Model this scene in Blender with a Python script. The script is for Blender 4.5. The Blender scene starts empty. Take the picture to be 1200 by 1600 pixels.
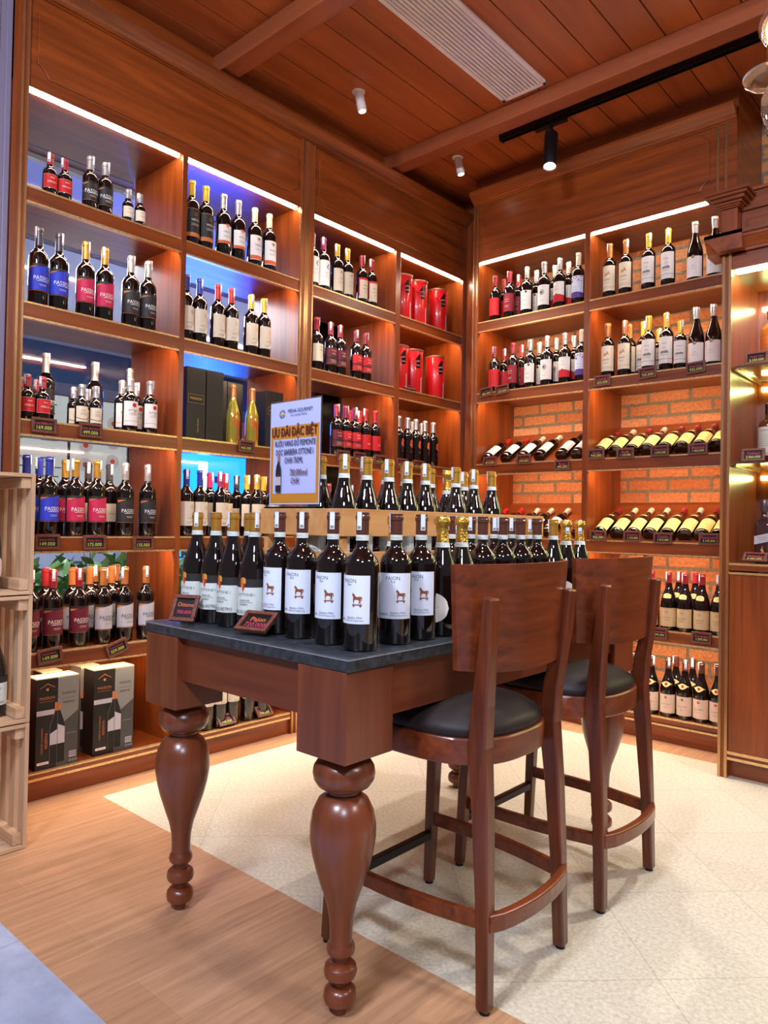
import bpy, math, random
from mathutils import Vector, Matrix
from mathutils.geometry import tessellate_polygon
random.seed(7)
PI = math.pi
SC = bpy.context.scene
COL = SC.collection

# ------------------------------------------------------------------ camera
EYE = Vector((0.0, 0.0, 1.12))
ROT = Matrix(((0.74647433, -0.00234188, 0.6654101),
              (0.66517303, -0.02429556, -0.74629389),
              (0.01791424, 0.99970208, -0.01657826)))
FPX = 1136.54
cam_d = bpy.data.cameras.new('camera'); cam = bpy.data.objects.new('camera', cam_d); COL.objects.link(cam)
cam.matrix_world = Matrix.Translation(EYE) @ ROT.to_4x4()
cam_d.sensor_fit = 'VERTICAL'; cam_d.sensor_height = 36.0; cam_d.lens = 36.0 * FPX / 1600.0
cam_d.clip_start = 0.02; cam_d.clip_end = 60
SC.camera = cam

# ------------------------------------------------------------------ view, world and lights
SC.view_settings.view_transform = 'Standard'
SC.view_settings.look = 'None'
SC.view_settings.gamma = 1.0
SC.view_settings.use_curve_mapping = False
SC.view_settings.exposure = -0.04
LED = 48.0          # radiance of the white strips
LED_UNDER = 95.0
W = bpy.data.worlds.new('world'); SC.world = W; W.use_nodes = True
W.node_tree.nodes['Background'].inputs[0].default_value = (0.66, 0.58, 0.60, 1)
W.node_tree.nodes['Background'].inputs[1].default_value = 0.26

def area(name, loc, target, size, power, col, sy=None, spread=None):
    d = bpy.data.lights.new(name, 'AREA'); d.energy = power; d.color = col
    d.shape = 'RECTANGLE'; d.size = size; d.size_y = sy or size
    if spread: d.spread = spread
    o = bpy.data.objects.new(name, d); COL.objects.link(o)
    o.location = loc
    o.rotation_euler = (Vector(target) - Vector(loc)).to_track_quat('-Z', 'Y').to_euler()
    return o
def spot(name, loc, target, power, col, deg=60, blend=0.6, rad=0.04):
    d = bpy.data.lights.new(name, 'SPOT'); d.energy = power; d.color = col
    d.spot_size = math.radians(deg); d.spot_blend = blend; d.shadow_soft_size = rad
    o = bpy.data.objects.new(name, d); COL.objects.link(o)
    o.location = loc
    o.rotation_euler = (Vector(target) - Vector(loc)).to_track_quat('-Z', 'Y').to_euler()
    return o
COOL = (0.72, 0.80, 1.0); WARM = (1.0, 0.80, 0.60); NEUT = (1.0, 0.94, 0.88)
area('shop_ceiling_light', (0.9, -0.7, 3.0), (-1.3, 1.6, 0.9), 0.45, 60, COOL, 0.3)
area('shop_ceiling_light', (-0.9, -0.9, 3.1), (-1.6, 2.0, 1.0), 0.5, 98, COOL, 0.2)
area('shop_ceiling_light', (1.6, 1.9, 3.2), (-1.0, 2.2, 0.6), 0.5, 36, NEUT, 0.3)
spot('downlight_beam', (-2.60, 2.68, 3.24), (-2.45, 2.55, 0), 90, NEUT, 75, 0.8, 0.03)
spot('downlight_beam', (-2.60, 3.56, 3.24), (-2.35, 3.45, 0), 90, NEUT, 75, 0.8, 0.03)
spot('track_beam', (-1.93, 3.40, 2.96), (-1.85, 2.7, 0.0), 110, NEUT, 70, 0.7, 0.04)
spot('track_beam', (-0.45, 3.3, 3.1), (-1.0, 2.2, 0.0), 150, NEUT, 80, 0.7, 0.05)
spot('downlight_beam', (-0.9, 1.2, 3.3), (-1.1, 1.6, 0.0), 85, COOL, 95, 0.9, 0.05)
area('next_shop_fill', (-5.0, 3.0, 1.9), (-5.0, 3.0, 4), 2.2, 15, (0.85, 0.88, 1.0))  # added fill lamp, aimed up to brighten the far ceiling
area('next_shop_fill', (-4.3, 1.9, 2.6), (-3.9, 1.9, 0.3), 0.8, 60, (0.9, 0.97, 1.0))  # added fill lamp brightening the plants behind the glass

# ------------------------------------------------------------------ helpers: pixels of the 1200x1600 frame to points of the room
def ray(u, v): return ROT @ Vector((u - 600.0, -(v - 800.0), -FPX))
def hit(u, v, ax, val):
    r = ray(u, v); t = (val - EYE[ax]) / r[ax]; return EYE + r * t

def lin(c):
    c = c / 255.0
    return c / 12.92 if c <= 0.04045 else ((c + 0.055) / 1.055) ** 2.4
def hexc(h):
    h = h.lstrip('#'); return tuple(lin(int(h[i:i + 2], 16)) for i in (0, 2, 4)) + (1.0,)

# ------------------------------------------------------------------ materials
MATS = {}
def base_mat(name):
    m = bpy.data.materials.new(name); m.use_nodes = True
    return m, m.node_tree, m.node_tree.nodes['Principled BSDF']
def plain(name, color, rough=0.5, metal=0.0, coat=0.0, emit=None, es=0.0, spec=0.5, trans=0.0, ior=1.45):
    if name in MATS: return MATS[name]
    m, nt, b = base_mat(name)
    c = hexc(color) if isinstance(color, str) else tuple(color) + (1.0,)
    b.inputs['Base Color'].default_value = c
    b.inputs['Roughness'].default_value = rough; b.inputs['Metallic'].default_value = metal
    b.inputs['Coat Weight'].default_value = coat; b.inputs['Specular IOR Level'].default_value = spec
    b.inputs['Transmission Weight'].default_value = trans; b.inputs['IOR'].default_value = ior
    if rough > 0.04 and not emit:      # a breath of unevenness in the gloss
        n = nt.nodes.new('ShaderNodeTexNoise'); n.inputs['Scale'].default_value = 40
        r = nt.nodes.new('ShaderNodeMapRange'); r.inputs[3].default_value = rough * 0.85; r.inputs[4].default_value = min(1, rough * 1.15)
        nt.links.new(n.outputs['Fac'], r.inputs[0]); nt.links.new(r.outputs[0], b.inputs['Roughness'])
    if emit:
        b.inputs['Emission Color'].default_value = hexc(emit) if isinstance(emit, str) else tuple(emit) + (1.0,)
        b.inputs['Emission Strength'].default_value = es
    MATS[name] = m; return m
def wood(name, dark, light, axis, fine=22.0, rough=0.32, coat=0.25, along=1.3, bump=0.08, contrast=(0.22, 0.80)):
    if name in MATS: return MATS[name]
    m, nt, b = base_mat(name); N = nt.nodes; L = nt.links
    tc = N.new('ShaderNodeTexCoord'); mp = N.new('ShaderNodeMapping')
    s = [fine, fine, fine]; s[axis] = along; mp.inputs['Scale'].default_value = s
    n1 = N.new('ShaderNodeTexNoise'); n1.inputs['Scale'].default_value = 1.0; n1.inputs['Detail'].default_value = 7; n1.inputs['Distortion'].default_value = 0.6
    n2 = N.new('ShaderNodeTexNoise'); n2.inputs['Scale'].default_value = 3.2; n2.inputs['Detail'].default_value = 4
    mix = N.new('ShaderNodeMath'); mix.operation = 'ADD'; mu = N.new('ShaderNodeMath'); mu.operation = 'MULTIPLY'; mu.inputs[1].default_value = 0.35
    sb = N.new('ShaderNodeMath'); sb.operation = 'SUBTRACT'; sb.inputs[1].default_value = 0.175
    rp = N.new('ShaderNodeValToRGB')
    rp.color_ramp.elements[0].position = contrast[0]; rp.color_ramp.elements[0].color = hexc(dark)
    rp.color_ramp.elements[1].position = contrast[1]; rp.color_ramp.elements[1].color = hexc(light)
    L.new(tc.outputs['Object'], mp.inputs[0]); L.new(mp.outputs[0], n1.inputs['Vector']); L.new(mp.outputs[0], n2.inputs['Vector'])
    L.new(n2.outputs['Fac'], mu.inputs[0]); L.new(n1.outputs['Fac'], mix.inputs[0]); L.new(mu.outputs[0], mix.inputs[1])
    L.new(mix.outputs[0], sb.inputs[0]); L.new(sb.outputs[0], rp.inputs[0]); L.new(rp.outputs[0], b.inputs['Base Color'])
    bp = N.new('ShaderNodeBump'); bp.inputs['Strength'].default_value = bump; bp.inputs['Distance'].default_value = 0.002
    L.new(mix.outputs[0], bp.inputs['Height']); L.new(bp.outputs[0], b.inputs['Normal'])
    b.inputs['Roughness'].default_value = rough; b.inputs['Coat Weight'].default_value = coat; b.inputs['Coat Roughness'].default_value = 0.25
    MATS[name] = m; return m
RD, RL = '#5c2409', '#9c4a18'
W_Z = wood('red_wood_upright', RD, RL, 2)
W_Y = wood('red_wood_along_left', RD, RL, 1)
W_X = wood('red_wood_along_back', RD, RL, 0)
W_SZ = wood('stool_wood_upright', '#42180a', '#7a391b', 2, fine=30, along=2.5, rough=0.3, coat=0.35)
W_SY = wood('stool_wood_along', '#4a1c0b', '#863d1b', 1, fine=34, along=2.5, rough=0.3, coat=0.35)
W_TZ = wood('table_wood_upright', '#5a2813', '#824023', 2, fine=20, along=1.5, rough=0.3, coat=0.4, contrast=(0.25, 0.8))
W_TX = wood('table_wood_along', '#5c250f', '#83401f', 0, fine=16, along=1.4, rough=0.34, coat=0.3, contrast=(0.25, 0.8))
W_TY = wood('table_wood_along_side', '#5c250f', '#83401f', 1, fine=16, along=1.4, rough=0.34, coat=0.3, contrast=(0.25, 0.8))
W_CE = wood('ceiling_wood', '#90421a', '#b9602a', 1, fine=10, along=0.9, rough=0.5, coat=0.1)
W_BM = wood('beam_wood', '#86401c', '#a9552a', 0, fine=14, along=1.2, rough=0.62, coat=0.0)
PINE_Z = wood('pine_upright', '#b58a63', '#dcb995', 2, fine=26, along=2, rough=0.6, coat=0.0)
PINE_Y = wood('pine_along', '#b58a63', '#dcb995', 1, fine=26, along=2, rough=0.6, coat=0.0)
PINE_X = wood('pine_across', '#b58a63', '#dcb995', 0, fine=26, along=2, rough=0.6, coat=0.0)
BOXW = wood('wine_crate_wood', '#b8793f', '#dba468', 1, fine=18, along=1.5, rough=0.55, coat=0.0)
TAGW = wood('tag_wood', '#5a2a1c', '#7c4331', 0, fine=60, along=8, rough=0.45, coat=0.1)
BRASS = plain('brass', '#e8bd84', 0.28, 0.7)
BRASSD = plain('brass_post', '#c79a68', 0.24, 0.85)
LEDM = plain('led_strip', '#ffffff', 0.5, emit=(1.0, 0.87, 0.70), es=LED * 1.5)
LEDU = plain('led_under_shelf', '#ffffff', 0.5, emit=(1.0, 0.80, 0.56), es=LED_UNDER)
LEDG = plain('led_green', '#ffffff', 0.5, emit=(0.80, 1.0, 0.36), es=30)
GLASSK = plain('dark_bottle_glass', (0.006, 0.003, 0.003), 0.035, coat=0.6, spec=0.6)
GLASSW = plain('clear_bottle_gold_wine', (0.55, 0.45, 0.06), 0.05, coat=0.8, spec=0.7, metal=0.55)
GLASSA = plain('amber_bottle_glass', (0.10, 0.028, 0.006), 0.04, coat=0.6)
GLASSO = plain('orange_spirit_glass', (0.50, 0.14, 0.01), 0.04, coat=0.6)
BLACKM = plain('black_metal', '#17151a', 0.35, 0.3)
WHITEM = plain('white_paint', '#e6d8cf', 0.5)
LEATHER = plain('black_leather', '#2b2120', 0.52, spec=0.35)
LILAC = plain('lilac_metal_panel', '#7f768c', 0.45, 0.2)

def window_glass():
    m = bpy.data.materials.new('window_glass'); m.use_nodes = True; nt = m.node_tree
    for n in list(nt.nodes): nt.nodes.remove(n)
    o = nt.nodes.new('ShaderNodeOutputMaterial'); mx = nt.nodes.new('ShaderNodeMixShader')
    t = nt.nodes.new('ShaderNodeBsdfTransparent'); t.inputs[0].default_value = (0.93, 0.95, 1, 1)
    g = nt.nodes.new('ShaderNodeBsdfGlossy'); g.inputs['Roughness'].default_value = 0.02
    f = nt.nodes.new('ShaderNodeFresnel'); f.inputs[0].default_value = 1.45
    nt.links.new(f.outputs[0], mx.inputs[0]); nt.links.new(t.outputs[0], mx.inputs[1]); nt.links.new(g.outputs[0], mx.inputs[2]); nt.links.new(mx.outputs[0], o.inputs[0])
    return m
GLASS = window_glass()

def brick_mat():
    m, nt, b = base_mat('old_red_brick'); N = nt.nodes; L = nt.links
    tc = N.new('ShaderNodeTexCoord'); sp = N.new('ShaderNodeSeparateXYZ'); cb = N.new('ShaderNodeCombineXYZ')
    L.new(tc.outputs['Object'], sp.inputs[0]); L.new(sp.outputs[0], cb.inputs[0]); L.new(sp.outputs[2], cb.inputs[1])
    nz = N.new('ShaderNodeTexNoise'); nz.inputs['Scale'].default_value = 14; nz.inputs['Detail'].default_value = 4
    ms = N.new('ShaderNodeVectorMath'); ms.operation = 'SCALE'; ms.inputs['Scale'].default_value = 0.014
    ad = N.new('ShaderNodeVectorMath'); L.new(tc.outputs['Object'], nz.inputs['Vector']); L.new(nz.outputs['Color'], ms.inputs[0]); L.new(cb.outputs[0], ad.inputs[0]); L.new(ms.outputs[0], ad.inputs[1])
    br = N.new('ShaderNodeTexBrick'); L.new(ad.outputs[0], br.inputs['Vector'])
    br.inputs['Scale'].default_value = 1.0; br.inputs['Brick Width'].default_value = 0.245; br.inputs['Row Height'].default_value = 0.075
    br.inputs['Mortar Size'].default_value = 0.010; br.inputs['Mortar Smooth'].default_value = 0.15
    br.inputs['Color1'].default_value = hexc('#dd9560'); br.inputs['Color2'].default_value = hexc('#c67746'); br.inputs['Mortar'].default_value = hexc('#8a7c66')
    n2 = N.new('ShaderNodeTexNoise'); n2.inputs['Scale'].default_value = 60; n2.inputs['Detail'].default_value = 6; L.new(tc.outputs['Object'], n2.inputs['Vector'])
    rp = N.new('ShaderNodeValToRGB'); rp.color_ramp.elements[0].position = 0.35; rp.color_ramp.elements[0].color = (0.72, 0.68, 0.66, 1); rp.color_ramp.elements[1].position = 0.65; rp.color_ramp.elements[1].color = (1.06, 1.05, 1.02, 1)
    mx = N.new('ShaderNodeMix'); mx.data_type = 'RGBA'; mx.blend_type = 'MULTIPLY'; mx.inputs['Factor'].default_value = 0.8
    L.new(n2.outputs['Fac'], rp.inputs[0]); L.new(br.outputs['Color'], mx.inputs['A']); L.new(rp.outputs[0], mx.inputs['B']); L.new(mx.outputs['Result'], b.inputs['Base Color'])
    mt = N.new('ShaderNodeMath'); mt.operation = 'MULTIPLY_ADD'; mt.inputs[1].default_value = -1.0; L.new(br.outputs['Fac'], mt.inputs[0]); L.new(n2.outputs['Fac'], mt.inputs[2])
    bp = N.new('ShaderNodeBump'); bp.inputs['Strength'].default_value = 0.8; bp.inputs['Distance'].default_value = 0.008; L.new(mt.outputs[0], bp.inputs['Height']); L.new(bp.outputs[0], b.inputs['Normal'])
    b.inputs['Roughness'].default_value = 0.85
    return m
BRICK = brick_mat()

def tile_mat(name, c1, c2, mortar, w, h, ms, rotz, off, offset, noise, ncol, rough, bump, stretch=None):
    m, nt, b = base_mat(name); N = nt.nodes; L = nt.links
    tc = N.new('ShaderNodeTexCoord'); mp = N.new('ShaderNodeMapping'); mp.vector_type = 'POINT'
    mp.inputs['Rotation'].default_value = (0, 0, rotz); mp.inputs['Location'].default_value = off
    L.new(tc.outputs['Object'], mp.inputs[0])
    br = N.new('ShaderNodeTexBrick'); L.new(mp.outputs[0], br.inputs['Vector']); br.offset = offset; br.inputs['Scale'].default_value = 1
    br.inputs['Brick Width'].default_value = w; br.inputs['Row Height'].default_value = h; br.inputs['Mortar Size'].default_value = ms
    br.inputs['Color1'].default_value = hexc(c1); br.inputs['Color2'].default_value = hexc(c2); br.inputs['Mortar'].default_value = hexc(mortar)
    nz = N.new('ShaderNodeTexNoise'); nz.inputs['Scale'].default_value = noise; nz.inputs['Detail'].default_value = 8; nz.inputs['Roughness'].default_value = 0.7
    if stretch:
        m2 = N.new('ShaderNodeMapping'); m2.inputs['Scale'].default_value = stretch; L.new(tc.outputs['Object'], m2.inputs[0]); L.new(m2.outputs[0], nz.inputs['Vector'])
    else: L.new(tc.outputs['Object'], nz.inputs['Vector'])
    rp = N.new('ShaderNodeValToRGB'); rp.color_ramp.elements[0].position = 0.3; rp.color_ramp.elements[0].color = ncol[0] + (1,); rp.color_ramp.elements[1].position = 0.62; rp.color_ramp.elements[1].color = ncol[1] + (1,)
    mx = N.new('ShaderNodeMix'); mx.data_type = 'RGBA'; mx.blend_type = 'MULTIPLY'; mx.inputs['Factor'].default_value = 1
    L.new(nz.outputs['Fac'], rp.inputs[0]); L.new(br.outputs['Color'], mx.inputs['A']); L.new(rp.outputs[0], mx.inputs['B']); L.new(mx.outputs['Result'], b.inputs['Base Color'])
    bp = N.new('ShaderNodeBump'); bp.inputs['Strength'].default_value = bump; bp.inputs['Distance'].default_value = 0.001; L.new(nz.outputs['Fac'], bp.inputs['Height']); L.new(bp.outputs[0], b.inputs['Normal'])
    b.inputs['Roughness'].default_value = rough
    return m
F_WOOD = tile_mat('wood_look_floor_tile', '#c0926e', '#b88a66', '#c39a76', 1.2, 0.2, 0.0010, PI / 2, (0.35, 0.02, 0), 0.5, 1.0, ((0.66, 0.63, 0.60), (1.06, 1.06, 1.06)), 0.38, 0.25, (46, 2.2, 1))
F_MARB = tile_mat('cream_stone_floor_tile', '#d9cfba', '#d5cab4', '#beb4a0', 0.425, 0.425, 0.0016, PI / 4, (0.085, 0.043, 0), 0.0, 85, ((0.66, 0.65, 0.62), (1.04, 1.04, 1.04)), 0.42, 0.2)
F_GREY = tile_mat('blue_grey_floor_tile', '#a9b2c8', '#a4adc4', '#8a92a8', 0.6, 0.6, 0.002, 0, (0.2, 0, 0), 0.0, 6, ((0.7, 0.7, 0.72), (1.1, 1.1, 1.1)), 0.35, 0.1)
STONE = tile_mat('dark_slate_top', '#363a3f', '#363a3f', '#363a3f', 9, 9, 0.0, 0, (4, 4, 0), 0, 48, ((0.10, 0.10, 0.11), (1.2, 1.2, 1.2)), 0.36, 0.3)

def ink(h, rough=0.6): return plain('ink_' + h.strip('#'), h, rough)

# ------------------------------------------------------------------ mesh builder
class MB:
    def __init__(s): s.v = []; s.f = []; s.m = []; s.mats = []
    def mi(s, mat):
        if mat not in s.mats: s.mats.append(mat)
        return s.mats.index(mat)
    def add(s, vs, fs, mat):
        k = len(s.v); s.v += [tuple(v) for v in vs]; i = s.mi(mat)
        for f in fs: s.f.append([k + a for a in f]); s.m.append(i)
    def box(s, x0, x1, y0, y1, z0, z1, mat):
        if x0 > x1: x0, x1 = x1, x0
        if y0 > y1: y0, y1 = y1, y0
        if z0 > z1: z0, z1 = z1, z0
        s.add([(x0, y0, z0), (x1, y0, z0), (x1, y1, z0), (x0, y1, z0), (x0, y0, z1), (x1, y0, z1), (x1, y1, z1), (x0, y1, z1)],
              [(0, 3, 2, 1), (4, 5, 6, 7), (0, 1, 5, 4), (1, 2, 6, 5), (2, 3, 7, 6), (3, 0, 4, 7)], mat); return s
    def lathe(s, prof, mat, n=24, c=(0, 0, 0), cap=True):
        k = len(prof); vs = []
        for r, z in prof:
            for j in range(n):
                a = 2 * PI * j / n; vs.append((c[0] + r * math.cos(a), c[1] + r * math.sin(a), c[2] + z))
        fs = [(i * n + j, i * n + (j + 1) % n, (i + 1) * n + (j + 1) % n, (i + 1) * n + j) for i in range(k - 1) for j in range(n)]
        if cap: fs.append(tuple(range(n))[::-1]); fs.append(tuple((k - 1) * n + j for j in range(n)))
        s.add(vs, fs, mat); return s
    def loft(s, secs, mat, closed=True):      # list of equal-length rings
        n = len(secs[0]); vs = [p for r in secs for p in r]
        fs = [(i * n + j, i * n + (j + 1) % n, (i + 1) * n + (j + 1) % n, (i + 1) * n + j) for i in range(len(secs) - 1) for j in range(n)]
        if closed: fs.append(tuple(range(n))[::-1]); fs.append(tuple((len(secs) - 1) * n + j for j in range(n)))
        s.add(vs, fs, mat); return s
    def tube(s, pts, r, mat, n=8):
        pts = [Vector(p) for p in pts]; secs = []
        for i, p in enumerate(pts):
            d = (pts[min(i + 1, len(pts) - 1)] - pts[max(i - 1, 0)]).normalized()
            up = Vector((0, 0, 1)) if abs(d.z) < 0.9 else Vector((1, 0, 0))
            a = d.cross(up).normalized(); b = a.cross(d).normalized(); rr = r[i] if isinstance(r, (list, tuple)) else r
            secs.append([tuple(p + a * rr * math.cos(2 * PI * j / n) + b * rr * math.sin(2 * PI * j / n)) for j in range(n)])
        return s.loft(secs, mat)
    def bar(s, pts, w, h, mat, side=None):   # rectangular section swept along points; w sideways, h upwards
        pts = [Vector(p) for p in pts]; secs = []
        for i, p in enumerate(pts):
            d = (pts[min(i + 1, len(pts) - 1)] - pts[max(i - 1, 0)]).normalized()
            if side is not None: a = Vector(side)
            else: a = d.cross(Vector((0, 0, 1))).normalized()
            b = a.cross(d).normalized()
            ww = w[i] if isinstance(w, (list, tuple)) else w; hh = h[i] if isinstance(h, (list, tuple)) else h
            secs.append([tuple(p + a * ww / 2 * x + b * hh / 2 * y) for x, y in ((-1, -1), (1, -1), (1, 1), (-1, 1))])
        return s.loft(secs, mat)
    def extr(s, poly, axis, a, b, mat):      # polygon in the two other axes, extruded along axis from a to b
        def P(p, t):
            q = [0, 0, 0]; o = [i for i in range(3) if i != axis]; q[axis] = t; q[o[0]] = p[0]; q[o[1]] = p[1]; return tuple(q)
        n = len(poly); vs = [P(p, a) for p in poly] + [P(p, b) for p in poly]
        fs = [(i, (i + 1) % n, n + (i + 1) % n, n + i) for i in range(n)] + [tuple(range(n))[::-1], tuple(range(n, 2 * n))]
        s.add(vs, fs, mat); return s
    def mesh(s, name, smooth=None, recalc=True):
        me = bpy.data.meshes.new(name); me.from_pydata(s.v, [], s.f)
        for m in s.mats: me.materials.append(m)
        me.polygons.foreach_set('material_index', s.m)
        if recalc:
            import bmesh
            bm = bmesh.new(); bm.from_mesh(me); bmesh.ops.recalc_face_normals(bm, faces=bm.faces); bm.to_mesh(me); bm.free()
        if smooth: me.shade_smooth(); me.set_sharp_from_angle(angle=math.radians(smooth))
        me.update(); return me

def tag(o, label=None, cat=None, group=None, kind=None):
    if label: o['label'] = label
    if cat: o['category'] = cat
    if group: o['group'] = group
    if kind: o['kind'] = kind
    return o
def thing(name, label, cat, loc=(0, 0, 0), rz=0, group=None):
    o = bpy.data.objects.new(name, None); COL.objects.link(o); o.empty_display_size = 0.05
    o.location = loc; o.rotation_euler = (0, 0, rz); return tag(o, label, cat, group)
def link(name, me, parent=None, world=False, bevel=0, loc=None):
    o = bpy.data.objects.new(name, me); COL.objects.link(o)
    if parent:
        o.parent = parent
        if world:
            p = parent; L = Vector((0, 0, 0))
            while p: L += p.location; p = p.parent
            o.location = -L
    if loc: o.location = loc
    if bevel:
        b = o.modifiers.new('bevel', 'BEVEL'); b.width = bevel; b.segments = 2; b.limit_method = 'ANGLE'; b.angle_limit = math.radians(40)
    return o
def part(name, mb, parent=None, world=True, smooth=None, bevel=0, label=None):
    o = link(name, mb.mesh(name, smooth), parent, world, bevel)
    if label: o['label'] = label
    return o
def wbox(name, b, mat, parent=None, bevel=0, world=True, label=None):
    return part(name, MB().box(*b, mat), parent, world, None, bevel, label)
def struct(name, mb, bevel=0, smooth=None):
    o = part(name, mb, None, False, smooth, bevel); o['kind'] = 'structure'; return o

# ------------------------------------------------------------------ flat lettering as mesh
TXT = {}
def text_geo(body, size=1.0, sx=1.0):
    if body not in TXT and any(ch in 'ĐỢ' for ch in body):
        def ext(t):
            vs_ = text_geo(t)[0]; xs = [a for a, _ in vs_]; return min(xs), max(xs)
        wII = ext('II'); wII = wII[1] - wII[0]; X = 0.0; V = []; Fc = []
        for ch in body:
            base = {'Đ': 'D', 'Ợ': 'Ọ'}.get(ch, ch)
            m = ext('I' + base + 'I'); adv = (m[1] - m[0]) - wII
            if base.strip():
                v_, f_ = text_geo('I' + base + 'I'); keep = {}
                bar = wII * .30
                i0 = ext('I'); iw = i0[1] - i0[0]
                lo, hi = m[0] + iw + .004, m[1] - iw - .004
                for f in f_:
                    cx_ = sum(v_[a][0] for a in f) / len(f)
                    if lo <= cx_ <= hi:
                        k = len(V); V += [(v_[a][0] - m[0] + X, v_[a][1]) for a in f]; Fc.append(tuple(range(k, k + len(f))))
                gl = [a[0] for a in v_ if lo <= a[0] <= hi]
                if ch == 'Đ': a0 = min(gl) - m[0] + X; k = len(V); V += [(a0 - .09, -.03), (a0 + .24, -.03), (a0 + .24, .04), (a0 - .09, .04)]; Fc.append((k, k + 1, k + 2, k + 3))
                if ch == 'Ợ': a0 = max(gl) - m[0] + X; k = len(V); V += [(a0 - .10, .24), (a0 + .02, .30), (a0 + .06, .40), (a0 - .02, .40), (a0 - .04, .34)]; Fc.append((k, k + 1, k + 2, k + 3, k + 4))
            X += adv
        ys = [b_ for _, b_ in V]
        TXT[body] = ([(a - X / 2 - wII * .25, b_) for a, b_ in V], Fc)
    if body not in TXT:
        c = bpy.data.curves.new('t', 'FONT'); c.body = body; c.size = 1; c.align_x = 'CENTER'; c.align_y = 'CENTER'; c.resolution_u = 2
        o = bpy.data.objects.new('t', c); COL.objects.link(o)
        dg = bpy.context.evaluated_depsgraph_get(); me = bpy.data.meshes.new_from_object(o.evaluated_get(dg))
        TXT[body] = ([(v.co.x, v.co.y) for v in me.vertices], [tuple(p.vertices) for p in me.polygons])
        bpy.data.objects.remove(o); bpy.data.curves.remove(c); bpy.data.meshes.remove(me)
    vs, fs = TXT[body]
    return [(x * size * sx, y * size) for x, y in vs], fs

class Flat:
    """artwork laid on a surface; fn(s, z, layer) gives the 3-D point, s runs right and z up, in metres"""
    def __init__(s, fn): s.b = MB(); s.fn = fn; s.k = 0
    def quadgrid(s, s0, s1, zt, zb, mat, nx=1, nz=1):
        s.k += 1; vs = []; fs = []
        ft = zt if callable(zt) else (lambda a: zt); fb = zb if callable(zb) else (lambda a: zb)
        for i in range(nx + 1):
            a = s0 + (s1 - s0) * i / nx; t = ft(a); b = fb(a)
            for j in range(nz + 1): vs.append(s.fn(a, b + (t - b) * j / nz, s.k))
        for i in range(nx):
            for j in range(nz):
                q = i * (nz + 1) + j; fs.append((q, q + nz + 1, q + nz + 2, q + 1))
        s.b.add(vs, fs, mat); return s
    cut = None
    def strips(s, pts):
        c = s.cut; out = []; lo = math.floor(min(p[0] for p in pts) / c); hi = math.ceil(max(p[0] for p in pts) / c)
        def clip(P, x, keep):
            R_ = []
            for i in range(len(P)):
                a, b = P[i - 1], P[i]; ia = (a[0] >= x) == keep or a[0] == x; ib = (b[0] >= x) == keep or b[0] == x
                if ia != ib: t = (x - a[0]) / (b[0] - a[0]); R_.append((x, a[1] + (b[1] - a[1]) * t))
                if ib: R_.append(b)
            return R_
        if hi - lo <= 1: return [pts]
        for i in range(lo, hi):
            q = clip(list(pts), i * c, True)
            if len(q) > 2: q = clip(q, (i + 1) * c, False)
            if len(q) > 2: out.append(q)
        return out
    def poly(s, pts, mat):
        s.k += 1
        if not s.cut: s.b.add([s.fn(a, z, s.k) for a, z in pts], [tuple(range(len(pts)))], mat); return s
        for tri in tessellate_polygon([[Vector((a, z, 0)) for a, z in pts]]):
            for q in s.strips([pts[i] for i in tri]): s.b.add([s.fn(a, z, s.k) for a, z in q], [tuple(range(len(q)))], mat)
        return s
    def text(s, body, x, z, size, mat, sx=1.0, rot=0):
        s.k += 1; vs, fs = text_geo(body, size, sx)
        if rot: vs = [(-y, a) for a, y in vs] if rot > 0 else [(y, -a) for a, y in vs]
        if s.cut:
            for f in fs:
                for q in s.strips([(x + vs[i][0], z + vs[i][1]) for i in f]): s.b.add([s.fn(a, y, s.k) for a, y in q], [tuple(range(len(q)))], mat)
            return s
        s.b.add([s.fn(x + a, z + y, s.k) for a, y in vs], fs, mat); return s
    def disc(s, x, z, r, mat, rz=None, n=16):
        return s.poly([(x + r * math.cos(2 * PI * i / n), z + (rz or r) * math.sin(2 * PI * i / n)) for i in range(n)], mat)
    def ring(s, x, z, r, w, mat, n=18):
        s.k += 1; vs = []
        for i in range(n):
            a = 2 * PI * i / n
            for q in (r - w, r): vs.append(s.fn(x + q * math.cos(a), z + q * math.sin(a), s.k))
        s.b.add(vs, [(2 * i, 2 * i + 1, (2 * i + 3) % (2 * n), (2 * i + 2) % (2 * n)) for i in range(n)], mat); return s
    def line(s, s0, s1, z, h, mat, nx=4): return s.quadgrid(s0, s1, z + h / 2, z - h / 2, mat, nx)

# ================================================================== THE ROOM
XF, XB = -2.935, -3.36       # left shelving: front and back planes
YF, YB = 3.855, 4.30         # back shelving
SOF = 2.81; CRN = 3.25; CEIL = 3.36
SH = [2.42, 1.965, 1.505, 1.045, 0.585, 0.11]
LIP = 0.063; BX0_ = -2.702

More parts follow.
